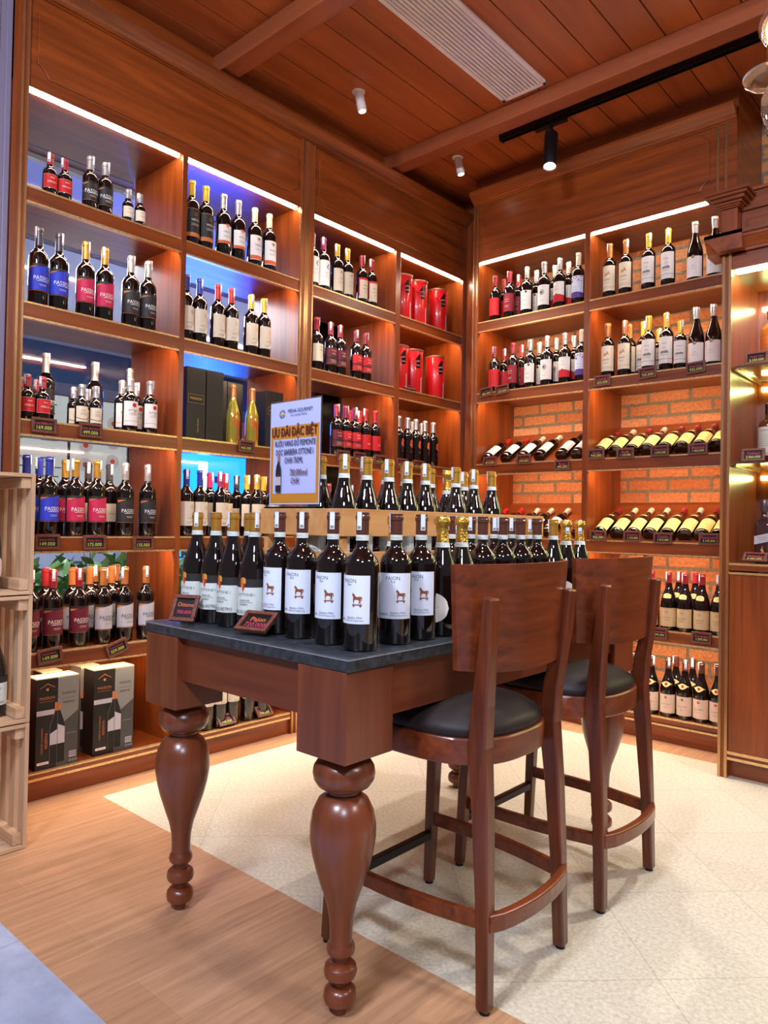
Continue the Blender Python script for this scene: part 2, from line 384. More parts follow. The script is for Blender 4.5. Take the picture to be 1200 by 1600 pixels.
fl = MB()
fl.add([(-3.5, .8225, 0), (-2.8, .8225, 0), (-2.8, 4.4, 0), (-3.5, 4.4, 0)], [(0, 1, 2, 3)], F_WOOD)
fl.add([(-2.8, .8225, 0), (1.6, .8225, 0), (1.6, 1.465, 0), (-2.8, 1.465, 0)], [(0, 1, 2, 3)], F_WOOD)
fl.add([(-2.8, 3.69, 0), (1.6, 3.69, 0), (1.6, 4.4, 0), (-2.8, 4.4, 0)], [(0, 1, 2, 3)], F_WOOD)
fl.add([(-2.8, 1.465, 0), (1.6, 1.465, 0), (1.6, 3.69, 0), (-2.8, 3.69, 0)], [(0, 1, 2, 3)], F_MARB)
fl.add([(-3.5, -1.5, 0), (1.6, -1.5, 0), (1.6, .8225, 0), (-3.5, .8225, 0)], [(0, 1, 2, 3)], F_GREY)
struct('floor', fl)
cl = MB(); DARK = plain('ceiling_gap', '#1c0e0a', 0.9)
cl.box(-3.5, 1.6, -0.4, 4.4, CEIL + 0.02, CEIL + 0.05, DARK)
x = -3.5
while x < 1.6: cl.box(x, x + 0.156, -0.4, 4.4, CEIL, CEIL + 0.022, W_CE); x += 0.161
struct('ceiling', cl, bevel=0.002)
for k, (y0, y1) in enumerate(((3.262, 3.36), (2.02, 2.12), (0.80, 0.90))):
    struct('trim_%d' % (k + 1), MB().box(-3.0, 1.6, y0, y1, CEIL - 0.085, CEIL, W_BM), bevel=0.004)
wb = MB(); wb.box(-3.5, 1.6, YB, YB + 0.08, 0, CEIL, BRICK); struct('wall_back', wb)
wl = MB()
wl.box(XB - 0.10, XB, 1.0, 4.3, SOF, CEIL, W_Y); wl.box(XB - 0.10, XB, 1.0, 4.3, 0, 0.50, W_Y)
wl.box(XB - 0.06, XB, 3.36, 4.3, 0.50, SOF, W_Z)
wl.box(-2.96, BX0_, 4.104, 4.14, 0, CEIL, W_Z)
struct('wall_left', wl)
for k, (y0, y1) in enumerate(((1.10, 1.855), (1.875, 2.60), (2.66, 3.36))):
    g = struct('window_%d' % (k + 1), MB().box(XB - 0.03, XB - 0.024, y0, y1, 0.50, SOF, GLASS))
# lilac metal clad column at the left edge of the view
lc = MB(); lc.box(-3.4, -2.945, 0.25, 1.098, 0, CEIL, LILAC)
for yy in (0.93, 1.03, 1.075): lc.box(-2.945, -2.940, yy, yy + 0.022, 0, CEIL, LILAC)
struct('wall_front', lc, bevel=0.003)

# ------------------------------------------------------------------ shelving units
def crown(mb, axis, a, b, front, sgn, z0, mat):
    """stepped cornice moulding; front plane coordinate, sgn = outward direction"""
    pr = [(0, z0 - 0.045), (0.006, z0 - 0.045), (0.006, z0 - 0.036), (0.012, z0 - 0.036), (0.012, z0 - 0.028), (0.018, z0 - 0.022), (0.030, z0 - 0.016),
          (0.048, z0), (0.060, z0 + 0.012), (0.064, z0 + 0.016), (0.064, z0 + 0.030), (-0.02, z0 + 0.030)]
    pts = [(front + sgn * p, z) for p, z in pr]
    mb.extr(pts, axis, a, b, mat)
def notched(y0, y1, z0, z1, n=0.045):
    pts = []
    for (cy, cz, sy, sz, fl_) in ((y0, z0, 1, 1, 0), (y1, z0, -1, 1, 1), (y1, z1, -1, -1, 0), (y0, z1, 1, -1, 1)):
        seq = [(cy, cz + sz * n), (cy + sy * n * .35, cz + sz * n * .85), (cy + sy * n * .75, cz + sz * n * .45), (cy + sy * n, cz)]
        if fl_: seq = seq[::-1]
        pts += seq
    return pts
def raised_panel(parent, axis, front, sgn, a0, a1, z0, z1, mat):
    b = MB(); pts = notched(a0, a1, z0, z1)
    lo, hi = (front, front + sgn * 0.007)
    b.extr(pts, axis, lo, hi, mat)
    return part('raised_panel', b, parent, bevel=0.004)
def shelf_A(parent, y0, y1, z, light=True):
    s = wbox('shelf', (XB, XF - 0.018, y0, y1, z - 0.028, z), W_Y, parent)
    l = MB(); l.box(XF - 0.018, XF, y0, y1, z - LIP, z, W_Y); part('shelf_lip', l, s)
    t = MB(); t.box(XF - 0.016, XF + 0.003, y0, y1, z - 0.006, z + 0.0015, BRASS); t.box(XF - 0.018, XF + 0.003, y0, y1, z - LIP - 0.003, z - LIP + 0.005, BRASS)
    part('brass_trim', t, s)
    if light: wbox('light_strip', (XF - 0.040, XF - 0.024, y0 + 0.02, y1 - 0.02, z - 0.036, z - 0.029), LEDU, s)
    return s
def shelf_B(parent, x0, x1, z, light=True):
    s = wbox('shelf', (x0, x1, YF + 0.018, YB, z - 0.028, z), W_X, parent)
    l = MB(); l.box(x0, x1, YF, YF + 0.018, z - LIP, z, W_X); part('shelf_lip', l, s)
    t = MB(); t.box(x0, x1, YF - 0.003, YF + 0.016, z - 0.006, z + 0.0015, BRASS); t.box(x0, x1, YF - 0.003, YF + 0.018, z - LIP - 0.003, z - LIP + 0.005, BRASS)
    part('brass_trim', t, s)
    if light: wbox('light_strip', (x0 + 0.02, x1 - 0.02, YF + 0.024, YF + 0.040, z - 0.036, z - 0.029), LEDU, s)
    return s
def plinth_A(parent, y0, y1):
    b = MB(); b.box(XB, XF - 0.012, y0, y1, 0.0, SH[5] - 0.028, W_Y); p = part('plinth', b, parent)
    t = MB(); t.box(XF - 0.02, XF + 0.003, y0, y1, SH[5] - 0.030, SH[5] - 0.020, BRASS); t.box(XF - 0.02, XF + 0.002, y0, y1, SH[5] - 0.004, SH[5] + 0.0015, BRASS); part('brass_trim', t, p)
    wbox('bottom_board', (XB, XF, y0, y1, SH[5] - 0.028, SH[5] - 0.001), W_Y, parent)
def unit_A(label, ya, yb, bays, posts):
    u = thing('shelving_unit', label, 'shelves', (XF, (ya + yb) / 2, 0))
    f = MB(); f.box(XF - 0.025, XF, ya, yb, SOF, CRN, W_Y); f.box(XB, XF - 0.025, ya, yb, SOF, SOF + 0.02, W_Y); part('fascia', f, u)
    raised_panel(u, 0, XF, 1, bays[0][0] + 0.03, bays[-1][1] - 0.02, SOF + 0.055, CRN - 0.085, W_Y)
    c = MB(); crown(c, 1, ya, yb, XF, 1, 3.222, W_Y); c.box(XF - 0.025, XF - 0.02, ya, yb, CRN, CEIL - 0.001, W_Y); part('cornice', c, u)
    for i, (y0, y1) in enumerate(bays):
        part('light_strip', MB().box(XF - 0.026, XF - 0.012, y0 + 0.004, y1 - 0.012, SOF - 0.010, SOF - 0.001, LEDM), u)
        for z in SH[:5]: shelf_A(u, y0, y1, z)
        plinth_A(u, y0, y1)
        if i < len(bays) - 1:
            part('divider', MB().box(XB, XF + 0.002, y1, bays[i + 1][0], 0, SOF, W_Z), u, bevel=0.0015)
    for (y0, y1, strips) in posts:
        pz = part('post', MB().box(XB, XF + 0.004, y0, y1, 0, SOF if strips is None else CRN - 0.05, W_Z), u, bevel=0.001)
        if strips:
            b = MB()
            for s0, s1 in strips: b.box(XF + 0.004, XF + 0.009, s0, s1, 0, CRN - 0.07, BRASSD)
            part('brass_strip', b, pz)
    return u
unit_A('tall red wood shelving unit along the left wall, nearer the camera', 1.10, 2.62, [(1.158, 1.852), (1.880, 2.572)],
       [(1.10, 1.158, [(1.128, 1.138), (1.150, 1.158)]), (2.572, 2.6195, [(2.576, 2.585), (2.604, 2.6195)])])
unit_A('tall red wood shelving unit at the far end of left wall', 2.62, 4.10, [(2.672, 3.362), (3.408, 4.062)],
       [(2.6205, 2.672, [(2.6205, 2.632), (2.660, 2.670)]), (4.062, 4.10, None)])
# back shelving on the brick wall
BX0, BX1 = -2.70, -1.11
ub = thing('shelving_unit', 'tall red wood shelving unit standing against the brick wall', 'shelves', ((BX0 + BX1) / 2, YF, 0))
f = MB(); f.box(BX0, BX1, YF, YF + 0.025, SOF, CRN, W_X); f.box(BX0, BX1, YF + 0.025, YB - 0.001, SOF, SOF + 0.02, W_X)
f.box(BX1 - 0.02, BX1, YF + 0.025, YB - 0.001, SOF + 0.02, CEIL - 0.001, W_Y); f.box(BX0, BX0 + 0.02, YF + 0.025, YB - 0.001, SOF + 0.02, CEIL - 0.001, W_Y); part('fascia', f, ub)
raised_panel(ub, 1, YF, -1, -2.62, -1.24, SOF + 0.055, CRN - 0.085, W_X)
c = MB(); crown(c, 0, BX0, BX1, YF, -1, 3.222, W_X); c.box(BX0, BX1, YF + 0.02, YF + 0.025, CRN, CEIL - 0.001, W_X); part('cornice', c, ub)
bst = MB()
for a in (-1.205, -1.165): bst.box(a, a + 0.012, YF - 0.005, YF, SOF + 0.01, CRN - 0.07, BRASSD)
part('brass_strip', bst, ub)
BBAYS = [(-2.655, -1.925), (-1.890, -1.150)]
for i, (x0, x1) in enumerate(BBAYS):
    part('light_strip', MB().box(x0 + 0.004, x1 - 0.012, YF + 0.012, YF + 0.026, SOF - 0.010, SOF - 0.001, LEDM), ub)
    for z in (SH[0], SH[1], SH[4]): shelf_B(ub, x0, x1, z)
    for z in (SH[2], SH[3]):          # slanted racks for lying bottles
        s = MB(); s.extr([(YF + 0.018, z - 0.022), (YF + 0.018, z - 0.002), (YB - 0.002, z + 0.232), (YB - 0.002, z + 0.212)], 0, x0, x1, W_X)
        s = part('slanted_shelf', s, ub)
        part('shelf_lip', MB().box(x0, x1, YF, YF + 0.018, z - LIP, z + 0.006, W_X), s)
        t = MB(); t.box(x0, x1, YF - 0.003, YF + 0.004, z, z + 0.0075, BRASS); t.box(x0, x1, YF - 0.003, YF + 0.018, z - LIP - 0.003, z - LIP + 0.005, BRASS); part('brass_trim', t, s)
        part('light_strip', MB().box(x0 + 0.02, x1 - 0.02, YF + 0.024, YF + 0.040, z - 0.042, z - 0.035, LEDU), s)
    b = MB(); b.box(x0, x1, YF + 0.012, YB - 0.001, 0, 0.10, W_X); p = part('plinth', b, ub)
    t = MB(); t.box(x0, x1, YF - 0.003, YF + 0.02, 0.085, 0.095, BRASS); t.box(x0, x1, YF - 0.002, YF + 0.02, 0.124, 0.1315, BRASS); part('brass_trim', t, p)
    part('bottom_board', MB().box(x0, x1, YF, YB - 0.001, 0.101, 0.13, W_X), ub)
part('divider', MB().box(-1.925, -1.890, YF - 0.002, YB - 0.001, 0, SOF, W_Z), ub, bevel=0.0015)
pz = part('post', MB().box(BX0, -2.655, YF - 0.004, YB - 0.001, 0, SOF, W_Z), ub)
b = MB(); b.box(-2.697, -2.688, YF - 0.009, YF - 0.004, 0, CRN - 0.07, BRASSD); b.box(-2.668, -2.660, YF - 0.009, YF - 0.004, 0, CRN - 0.07, BRASSD); part('brass_strip', b, pz)
part('post', MB().box(-1.150, BX1, YF - 0.002, YB - 0.001, 0, SOF, W_Z), ub)

# ------------------------------------------------------------------ right cabinet
YC = 3.516
uc = thing('display_cabinet', 'red wood spirits cabinet with lit glass shelves at right edge', 'cabinet', (-0.75, YC, 0))
sp = MB(); sp.box(-1.069, -1.029, YC, YB - 0.3, 0, 2.40, W_Z); sp = part('side_panel', sp, uc)
b = MB(); b.box(-1.069, -1.057, YC - 0.006, YC, 0, 2.385, BRASSD); b.box(-1.041, -1.029, YC - 0.006, YC, 0, 2.385, BRASSD); part('brass_strip', b, sp)
part('back_panel', MB().box(-1.029, 0.55, 3.94, 3.96, 0.97, 2.40, W_Z), uc)
ct = MB(); ct.box(-1.029, 0.55, YC + 0.004, 3.94, 0.938, 0.97, W_X); ct = part('counter', ct, uc)
b = MB(); b.box(-1.029, 0.55, YC, YC + 0.006, 0.962, 0.972, BRASS); b.box(-1.029, 0.55, YC, YC + 0.006, 0.921, 0.931, BRASS); part('brass_trim', b, ct)
part('door', MB().box(-1.027, 0.55, YC + 0.006, YC + 0.03, 0.125, 0.921, W_Z), uc)
b = MB(); b.box(-1.029, 0.55, YC + 0.006, YC + 0.03, 0.085, 0.125, W_X); b.box(-1.029, 0.55, YC + 0.045, YC + 0.06, 0, 0.085, W_X); pl = part('plinth', b, uc)
b = MB(); b.box(-1.029, 0.55, YC - 0.001, YC + 0.006, 0.108, 0.121, BRASS); b.box(-1.029, 0.55, YC - 0.001, YC + 0.006, 0.083, 0.095, BRASS); part('brass_trim', b, pl)
c = MB(); c.box(-1.069, 0.65, YC, 3.96, 2.40, 2.44, W_X)
pr = [(0, 2.385), (0.012, 2.385), (0.012, 2.395), (0.02, 2.40), (0.045, 2.435), (0.052, 2.438), (0.052, 2.448), (0.064, 2.452), (0.064, 2.468), (-0.1, 2.468), (-0.1, 2.385)]
c.extr([(YC - p, z) for p, z in pr], 0, -1.069 - 0.064, 0.65, W_X)
c.extr([(-1.069 - p, z) for p, z in pr], 1, YC - 0.064, 3.84, W_Y)
part('cornice', c, uc)
part('light_strip', MB().box(-1.02, 0.55, YC + 0.02, YC + 0.05, 2.300, 2.312, LEDM), uc)
part('head_board', MB().box(-1.029, 0.55, YC + 0.008, 3.94, 2.313, 2.384, W_X), uc)
for z in (1.87, 1.43):
    s = part('glass_shelf', MB().box(-1.028, 0.55, YC + 0.02, 3.94, z - 0.008, z, plain('shelf_glass_edge', '#b9a98a', 0.06, trans=0.85)), uc)
    part('shelf_bracket', MB().box(-1.020, -1.010, YC + 0.03, 3.94, z - 0.020, z - 0.0085, BRASSD), s)
    part('light_strip', MB().box(-1.005, 0.55, 3.925, 3.938, z - 0.06, z - 0.04, LEDG), s)
part('light_strip', MB().box(-1.005, 0.55, 3.925, 3.938, 2.21, 2.23, LEDG), uc)
# pilaster and entablature above the cabinet
en = thing('wall_entablature', 'carved red wood pilaster cap and moulding above the spirits cabinet', 'moulding', (-1.03, 3.55, 2.469))
part('pilaster', MB().box(-1.085, -1.015, 3.54, 3.66, 2.469, 2.62, W_Z), en, bevel=0.002)
b = MB(); cx, cy = -1.05, 3.60
for (e, z0, z1) in ((0.012, 2.605, 2.612), (0.018, 2.612, 2.620), (0.026, 2.620, 2.632), (0.040, 2.632, 2.648), (0.054, 2.648, 2.662), (0.064, 2.662, 2.676)):
    b.box(cx - 0.035 - e, cx + 0.035 + e, 3.54 - e, 3.66, z0, z1, W_X)
part('capital', b, en, bevel=0.002)
b = MB(); b.box(-1.014, 0.65, 3.60, 3.66, 2.469, 2.70, W_X); b.box(-0.985, 0.65, 3.592, 3.60, 2.49, 2.56, W_X); b.box(-1.014, 0.65, 3.585, 3.60, 2.60, 2.615, W_X); b.box(-1.014, 0.65, 3.585, 3.60, 2.685, 2.70, W_X)
part('frieze_panel', b, en, bevel=0.002)

# ------------------------------------------------------------------ ceiling fixtures
gr = thing('air_conditioning_grille', 'long white slatted air conditioning grille in the wooden ceiling', 'grille', (-1.955, 2.5, CEIL))
b = MB(); gx0, gx1, gy0, gy1 = -2.085, -1.825, 1.25, 3.225; z0, z1 = CEIL - 0.012, CEIL - 0.0005
b.box(gx0, gx0 + 0.022, gy0, gy1, z0, z1, WHITEM); b.box(gx1 - 0.022, gx1, gy0, gy1, z0, z1, WHITEM); b.box(gx0, gx1, gy1 - 0.022, gy1, z0, z1, WHITEM); b.box(gx0, gx1, gy0, gy0 + 0.02, z0, z1, WHITEM)
part('frame', b, gr, bevel=0.002)
part('backing', MB().box(gx0 + 0.02, gx1 - 0.02, gy0, gy1 - 0.02, z1 - 0.002, z1, plain('duct_dark', '#3a2a26', 0.9)), gr)
n = 11
for i in range(n):
    xx = gx0 + 0.022 + (gx1 - gx0 - 0.044) * (i + 0.5) / n
    b = MB(); b.extr([(xx - 0.006, z0 + 0.001), (xx + 0.004, z0 + 0.001), (xx + 0.007, z1 - 0.003), (xx - 0.003, z1 - 0.003)], 1, gy0 + 0.02, gy1 - 0.022, WHITEM)
    part('slat', b, gr)
def downlight(x, y, lab, tilt=(0.12, -0.18)):
    t = thing('recessed_downlight', lab, 'light', (x, y, CEIL))
    part('flange', MB().lathe([(0.034, -0.001), (0.034, -0.004), (0.028, -0.006)], WHITEM, 28), t, False, 40)
    h = part('lamp_head', MB().lathe([(0.021, -0.005), (0.023, -0.02), (0.024, -0.105), (0.020, -0.108)], WHITEM, 28), t, False, 40)
    e = part('lens', MB().lathe([(0.018, -0.1085), (0.017, -0.1095)], plain('lens_glow', '#ffffff', 0.4, emit=(1, .9, .75), es=12), 24), h, False, 40)
    h.rotation_euler = (tilt[0], tilt[1], 0)
downlight(-2.614, 2.674, 'white recessed downlight nearer the air conditioning grille')
downlight(-2.618, 3.551, 'white recessed downlight beyond the ceiling beam near corner')
tr = thing('lighting_track', 'long black lighting track fixed under the wooden ceiling', 'light track', (-1.2, 3.51, CEIL))
b = MB(); b.box(-2.274, 0.4, 3.494, 3.500, CEIL - 0.034, CEIL - 0.001, BLACKM); b.box(-2.274, 0.4, 3.524, 3.530, CEIL - 0.034, CEIL - 0.001, BLACKM); b.box(-2.274, 0.4, 3.500, 3.524, CEIL - 0.012, CEIL - 0.001, BLACKM)
part('rail', b, tr); part('end_cap', MB().box(-2.284, -2.272, 3.492, 3.532, CEIL - 0.036, CEIL - 0.001, BLACKM), tr)
ts = thing('track_spotlight', 'black cylinder spotlight hanging from the ceiling track', 'light', (-1.96, 3.512, CEIL - 0.036))
part('adapter', MB().box(-0.10, 0.09, -0.017, 0.017, -0.022, -0.0005, BLACKM), ts, False, None, 0.003)
part('stem', MB().lathe([(0.009, -0.055), (0.009, -0.022)], BLACKM, 16), ts, False, 40)
part('bracket', MB().box(-0.022, 0.022, -0.03, 0.03, -0.075, -0.050, BLACKM), ts, False, None, 0.004)
h = part('lamp_head', MB().lathe([(0.034, -0.01), (0.037, -0.014), (0.037, -0.215), (0.033, -0.22), (0.031, -0.212)], BLACKM, 32), ts, False, 40)
h.location = (0, 0, -0.06); h.rotation_euler = (math.radians(-14), math.radians(-6), 0)
part('lens', MB().lathe([(0.031, -0.208), (0.030, -0.213)], plain('lens_glow', '#ffffff'), 24), h, False, 40)
# glass hurricane lamp, only its left half is in the frame
pd = thing('hurricane_chandelier', 'clear glass hurricane chandelier lamp at the top right edge', 'lamp', (-0.545, 2.20, 2.250))
GL = plain('clear_lamp_glass', '#fff2dc', 0.02, trans=0.95, ior=1.3)
gz = 0.0
part('chimney', MB().lathe([(0.015, .225), (0.023, .235), (0.034, .262), (0.035, .282), (0.027, .308), (0.012, .330), (0.007, .350), (0.009, .355)], GL, 28, cap=False), pd, False, 50)
part('bulb', MB().lathe([(0.008, .226), (0.017, .245), (0.021, .268), (0.015, .296), (0.005, .315)], plain('bulb_glow', '#ffffff', 0.4, emit=(1, .72, .38), es=28), 20), pd, False, 60)
part('candle_tube', MB().lathe([(0.012, .13), (0.013, .16), (0.013, .225)], plain('lamp_brass', '#e0a850', 0.2, 1.0), 20), pd, False, 40)
part('drip_saucer', MB().lathe([(0.012, .110), (0.045, .114), (0.068, .126), (0.074, .140), (0.070, .140), (0.044, .122), (0.012, .116)], GL, 32), pd, False, 50)
part('glass_bowl', MB().lathe([(0.004, -0.035), (0.012, -0.028), (0.010, -0.012), (0.018, 0.004), (0.026, 0.035), (0.026, 0.075), (0.012, 0.108)], GL, 28), pd, False, 50)
part('arm', MB().tube([(0, 0, 0.02), (0.10, 0.02, -0.06), (0.24, 0.05, -0.02), (0.30, 0.06, 0.15), (0.30, 0.06, CEIL - 2.250)], 0.009, MATS['lamp_brass'], 10), pd, False, 60)

# ================================================================== TABLE AND STOOLS
TZ = 0.827
TX0, TX1, TY0, TY1 = -1.925, -1.097, 1.125, 2.645
tb = thing('display_table', 'heavy red wood display table with dark slate top and turned legs', 'table', (-1.51, 1.87, 0))
part('tabletop', MB().box(TX0, TX1, TY0, TY1, TZ - 0.030, TZ, STONE), tb, bevel=0.003, label='dark slate top with pale worn edge')
EDG = plain('worn_stone_edge', '#8d8f92', .45)
b = MB(); e = .0006
for bx in ((TX0, TX1, TY0 - e, TY0 + .002), (TX1 - .002, TX1 + e, TY0, TY1)): b.box(bx[0], bx[1], bx[2], bx[3], TZ - .0042, TZ - .0022, EDG)
part('worn_edge', b, tb)
for nm, bx, m in (('apron', (TX0 + .09, TX1 - .09, TY0 + .022, TY0 + .045, .675, TZ - .0305), W_TX), ('apron', (TX0 + .09, TX1 - .09, TY1 - .045, TY1 - .022, .675, TZ - .0305), W_TX),
                  ('apron', (TX1 - .045, TX1 - .022, TY0 + .09, TY1 - .09, .675, TZ - .0305), W_TY), ('apron', (TX0 + .022, TX0 + .045, TY0 + .09, TY1 - .09, .675, TZ - .0305), W_TY)):
    wbox(nm, bx, m, tb)
LEG = [(0.016, 0.0), (0.0165, 0.014), (0.016, 0.018), (0.027, 0.020), (0.036, 0.028), (0.0385, 0.040), (0.036, 0.053), (0.027, 0.062), (0.017, 0.064), (0.0165, 0.069), (0.017, 0.075), (0.027, 0.077), (0.036, 0.085),
       (0.0385, 0.096), (0.036, 0.108), (0.027, 0.116), (0.017, 0.118), (0.0165, 0.123), (0.017, 0.129), (0.025, 0.131), (0.031, 0.137), (0.0335, 0.147), (0.031, 0.157), (0.0265, 0.163), (0.0262, 0.167),
       (0.0265, 0.19), (0.028, 0.215), (0.035, 0.25), (0.049, 0.29), (0.062, 0.33), (0.071, 0.365), (0.0765, 0.40), (0.0765, 0.43), (0.071, 0.46), (0.058, 0.487), (0.042, 0.499), (0.036, 0.502),
       (0.036, 0.507), (0.046, 0.511), (0.060, 0.519), (0.070, 0.534), (0.0725, 0.548), (0.070, 0.563), (0.061, 0.577), (0.050, 0.583), (0.048, 0.594)]
legm = MB().lathe(LEG, W_TZ, 40).mesh('turned_leg', 35)
blkm = MB().box(-0.079, 0.079, -0.079, 0.079, 0.5945, TZ - 0.0305, W_TZ).mesh('leg_block')
for x in (-1.840, -1.184):
    for y in (1.2055, 2.563):
        o = link('leg', legm, tb); o.location = Vector((x, y, 0)) - tb.location
        b = link('leg_block', blkm, o, bevel=0.003)

def stool(dy, lab):
    t = thing('bar_stool', lab, 'stool', (-1.17, 1.61 + dy, 0), 0, None)
    C = Vector((-1.17, 1.61, 0))
    def L(p): return Vector(p) - C
    # seat frame: rounded ring
    def sq(a, ax, ay, n=2.7):
        c, s = math.cos(a), math.sin(a)
        return (abs(c) ** (2 / n) * ax * (1 if c >= 0 else -1), abs(s) ** (2 / n) * ay * (1 if s >= 0 else -1))
    b = MB(); N = 56
    ring = [sq(2 * PI * i / N, 0.228, 0.212) for i in range(N)]; inn = [(x * .9, y * .9) for x, y in ring]
    secs = [[(x * k, y * k, z) for x, y in ring] for k, z in ((0.985, 0.548), (1.0, 0.551), (1.0, 0.607), (0.985, 0.611), (0.90, 0.611))]
    b.loft(secs, W_SY)
    part('seat_frame', b, t, False, 40)
    b = MB(); cs = []
    for k, z in ((0.95, 0.6115), (0.965, 0.620), (0.955, 0.632), (0.91, 0.645), (0.80, 0.660), (0.60, 0.672), (0.35, 0.678), (0.08, 0.680)):
        cs.append([(x * k, y * k, z) for x, y in ring])
    b.loft(cs, LEATHER); part('seat', b, t, False, 60, label='domed black leather cushion')
    # legs
    for y in (1.43, 1.79):      # rear post, sabre shaped, leans out below
        g = -1 if y > 1.6 else 1; pts = [(-.938, y, 0.008), (-.945, y + g * .005, .25), (-.957, y + g * .010, .45), (-.970, y + g * .015, .60), (-.962, y + g * .012, .70), (-.940, y - g * .004, .85), (-.930, y - g * .010, .955)]
        b = MB(); b.bar([L(p) for p in pts], [.032, .035, .038, .040, .040, .038, .032], [.032, .036, .044, .050, .044, .034, .028], W_SZ, side=(0, 1, 0))
        part('leg', b, t, False, None, 0.005)
    for y in (1.385, 1.825):
        pts = [(-1.410, y, 0.008), (-1.395, y + (1.61 - y) * .03, .30), (-1.375, y + (1.61 - y) * .10, .548)]
        b = MB(); b.bar([L(p) for p in pts], [.028, .034, .038], [.028, .034, .038], W_SZ, side=(0, 1, 0))
        part('leg', b, t, False, None, 0.004)
    for (x, y) in ((-.938, 1.43), (-.938, 1.79), (-1.41, 1.385), (-1.41, 1.825)):
        part('floor_glide', MB().lathe([(0.013, 0), (0.013, 0.009)], BLACKM, 12, c=tuple(L((x, y, 0)))), t, False, 40)
    # bowed stretchers
    for y0, y1, s in ((1.40, 1.43, -1), (1.82, 1.79, 1)):
        pts = []
        for i in range(9):
            q = i / 8; pts.append((-1.385 + .425 * q, y0 + (y1 - y0) * q + s * 0.018 * math.sin(PI * q), .205 + 0.0 * q))
        b = MB(); b.bar([L(p) for p in pts], .020, .036, W_SY); part('stretcher', b, t, False, None, 0.003)
    pts = [(-.935 + 0.034 * math.sin(PI * i / 10) ** .6, 1.43 + .36 * i / 10, .205) for i in range(11)]
    b = MB(); b.bar([L(p) for p in pts], .024, .040, W_SY); part('stretcher', b, t, False, None, 0.004)
    b = MB(); b.bar([L((-1.402, 1.40, .155)), L((-1.402, 1.81, .155))], .022, .026, BLACKM); part('footrest', b, t, False, None, 0.003, label='black metal footrest bar')
    # curved plywood backrest
    b = MB(); NU, NV = 20, 8; outer = []; inner = []
    def P(u, v, off):       # u -1..1 across, v 0..1 up
        hw = 0.235 + 0.030 * v; t_ = math.copysign(abs(u) ** .85, u)
        y = 1.643 + hw * t_
        bow = 0.078 * (1 - abs(t_) ** 3.2)
        x = -1.014 + bow + 0.010 * v + off
        z = 0.776 + 0.253 * v + 0.010 * (1 - u * u) * (1 - v) * -1
        return L((x, y, z))
    vs = []; fs = []
    for side, off in ((0, 0.0), (1, -0.013)):
        for i in range(NU + 1):
            for j in range(NV + 1): vs.append(tuple(P(-1 + 2 * i / NU, j / NV, off)))
    M_ = (NU + 1) * (NV + 1); idx = lambda s, i, j: s * M_ + i * (NV + 1) + j
    for i in range(NU):
        for j in range(NV):
            fs.append((idx(0, i, j), idx(0, i + 1, j), idx(0, i + 1, j + 1), idx(0, i, j + 1))); fs.append((idx(1, i, j), idx(1, i, j + 1), idx(1, i + 1, j + 1), idx(1, i + 1, j)))
        fs.append((idx(0, i, 0), idx(1, i, 0), idx(1, i + 1, 0), idx(0, i + 1, 0))); fs.append((idx(0, i, NV), idx(0, i + 1, NV), idx(1, i + 1, NV), idx(1, i, NV)))
    for j in range(NV):
        fs.append((idx(0, 0, j), idx(0, 0, j + 1), idx(1, 0, j + 1), idx(1, 0, j))); fs.append((idx(0, NU, j), idx(1, NU, j), idx(1, NU, j + 1), idx(0, NU, j + 1)))
    b.add(vs, fs, W_SY); part('backrest', b, t, False, 40, label='curved red wood plywood backrest')
    return t
stool(0, 'red wood bar stool with black seat, nearer the camera')
stool(0.602, 'red wood bar stool with black seat, farther from the camera')

# ================================================================== BOTTLES
def prof(shape, h, r):
    rn = 0.0142
    if shape == 'bord': P = [(0.0, .003), (r * .80, .0), (r - .002, .002), (r, .006), (r, .60 * h), (r * .985, .625 * h), (r * .93, .65 * h), (r * .82, .675 * h), (r * .66, .698 * h), (r * .50, .72 * h), (rn * 1.08, .745 * h), (rn, .78 * h), (rn, h - .001)]
    elif shape == 'burg': P = [(0.0, .003), (r * .80, .0), (r - .002, .002), (r, .006), (r, .44 * h), (r * .99, .475 * h), (r * .93, .53 * h), (r * .81, .59 * h), (r * .66, .65 * h), (r * .53, .70 * h), (r * .43, .75 * h), (rn * 1.06, .81 * h), (rn, .85 * h), (rn, h - .001)]
    elif shape == 'mini': rn = 0.012; P = [(0.0, .003), (r * .80, .0), (r - .002, .002), (r, .006), (r, .55 * h), (r * .98, .585 * h), (r * .88, .62 * h), (r * .70, .655 * h), (r * .52, .685 * h), (rn * 1.08, .72 * h), (rn, .76 * h), (rn, h - .001)]
    elif shape == 'malt': P = [(0.0, .003), (r * .8, .0), (r - .002, .002), (r, .006), (r, .62 * h), (r * .97, .66 * h), (r * .85, .70 * h), (r * .6, .735 * h), (r * .42, .76 * h), (r * .40, .79 * h), (rn * 1.05, .82 * h), (rn, h - .001)]
    return P, rn
def rad(P, z):
    best = P[-1][0]
    for (r0, z0), (r1, z1) in zip(P[2:], P[3:]):
        if z0 <= z <= z1 and z1 > z0: return r0 + (r1 - r0) * (z - z0) / (z1 - z0)
    return best
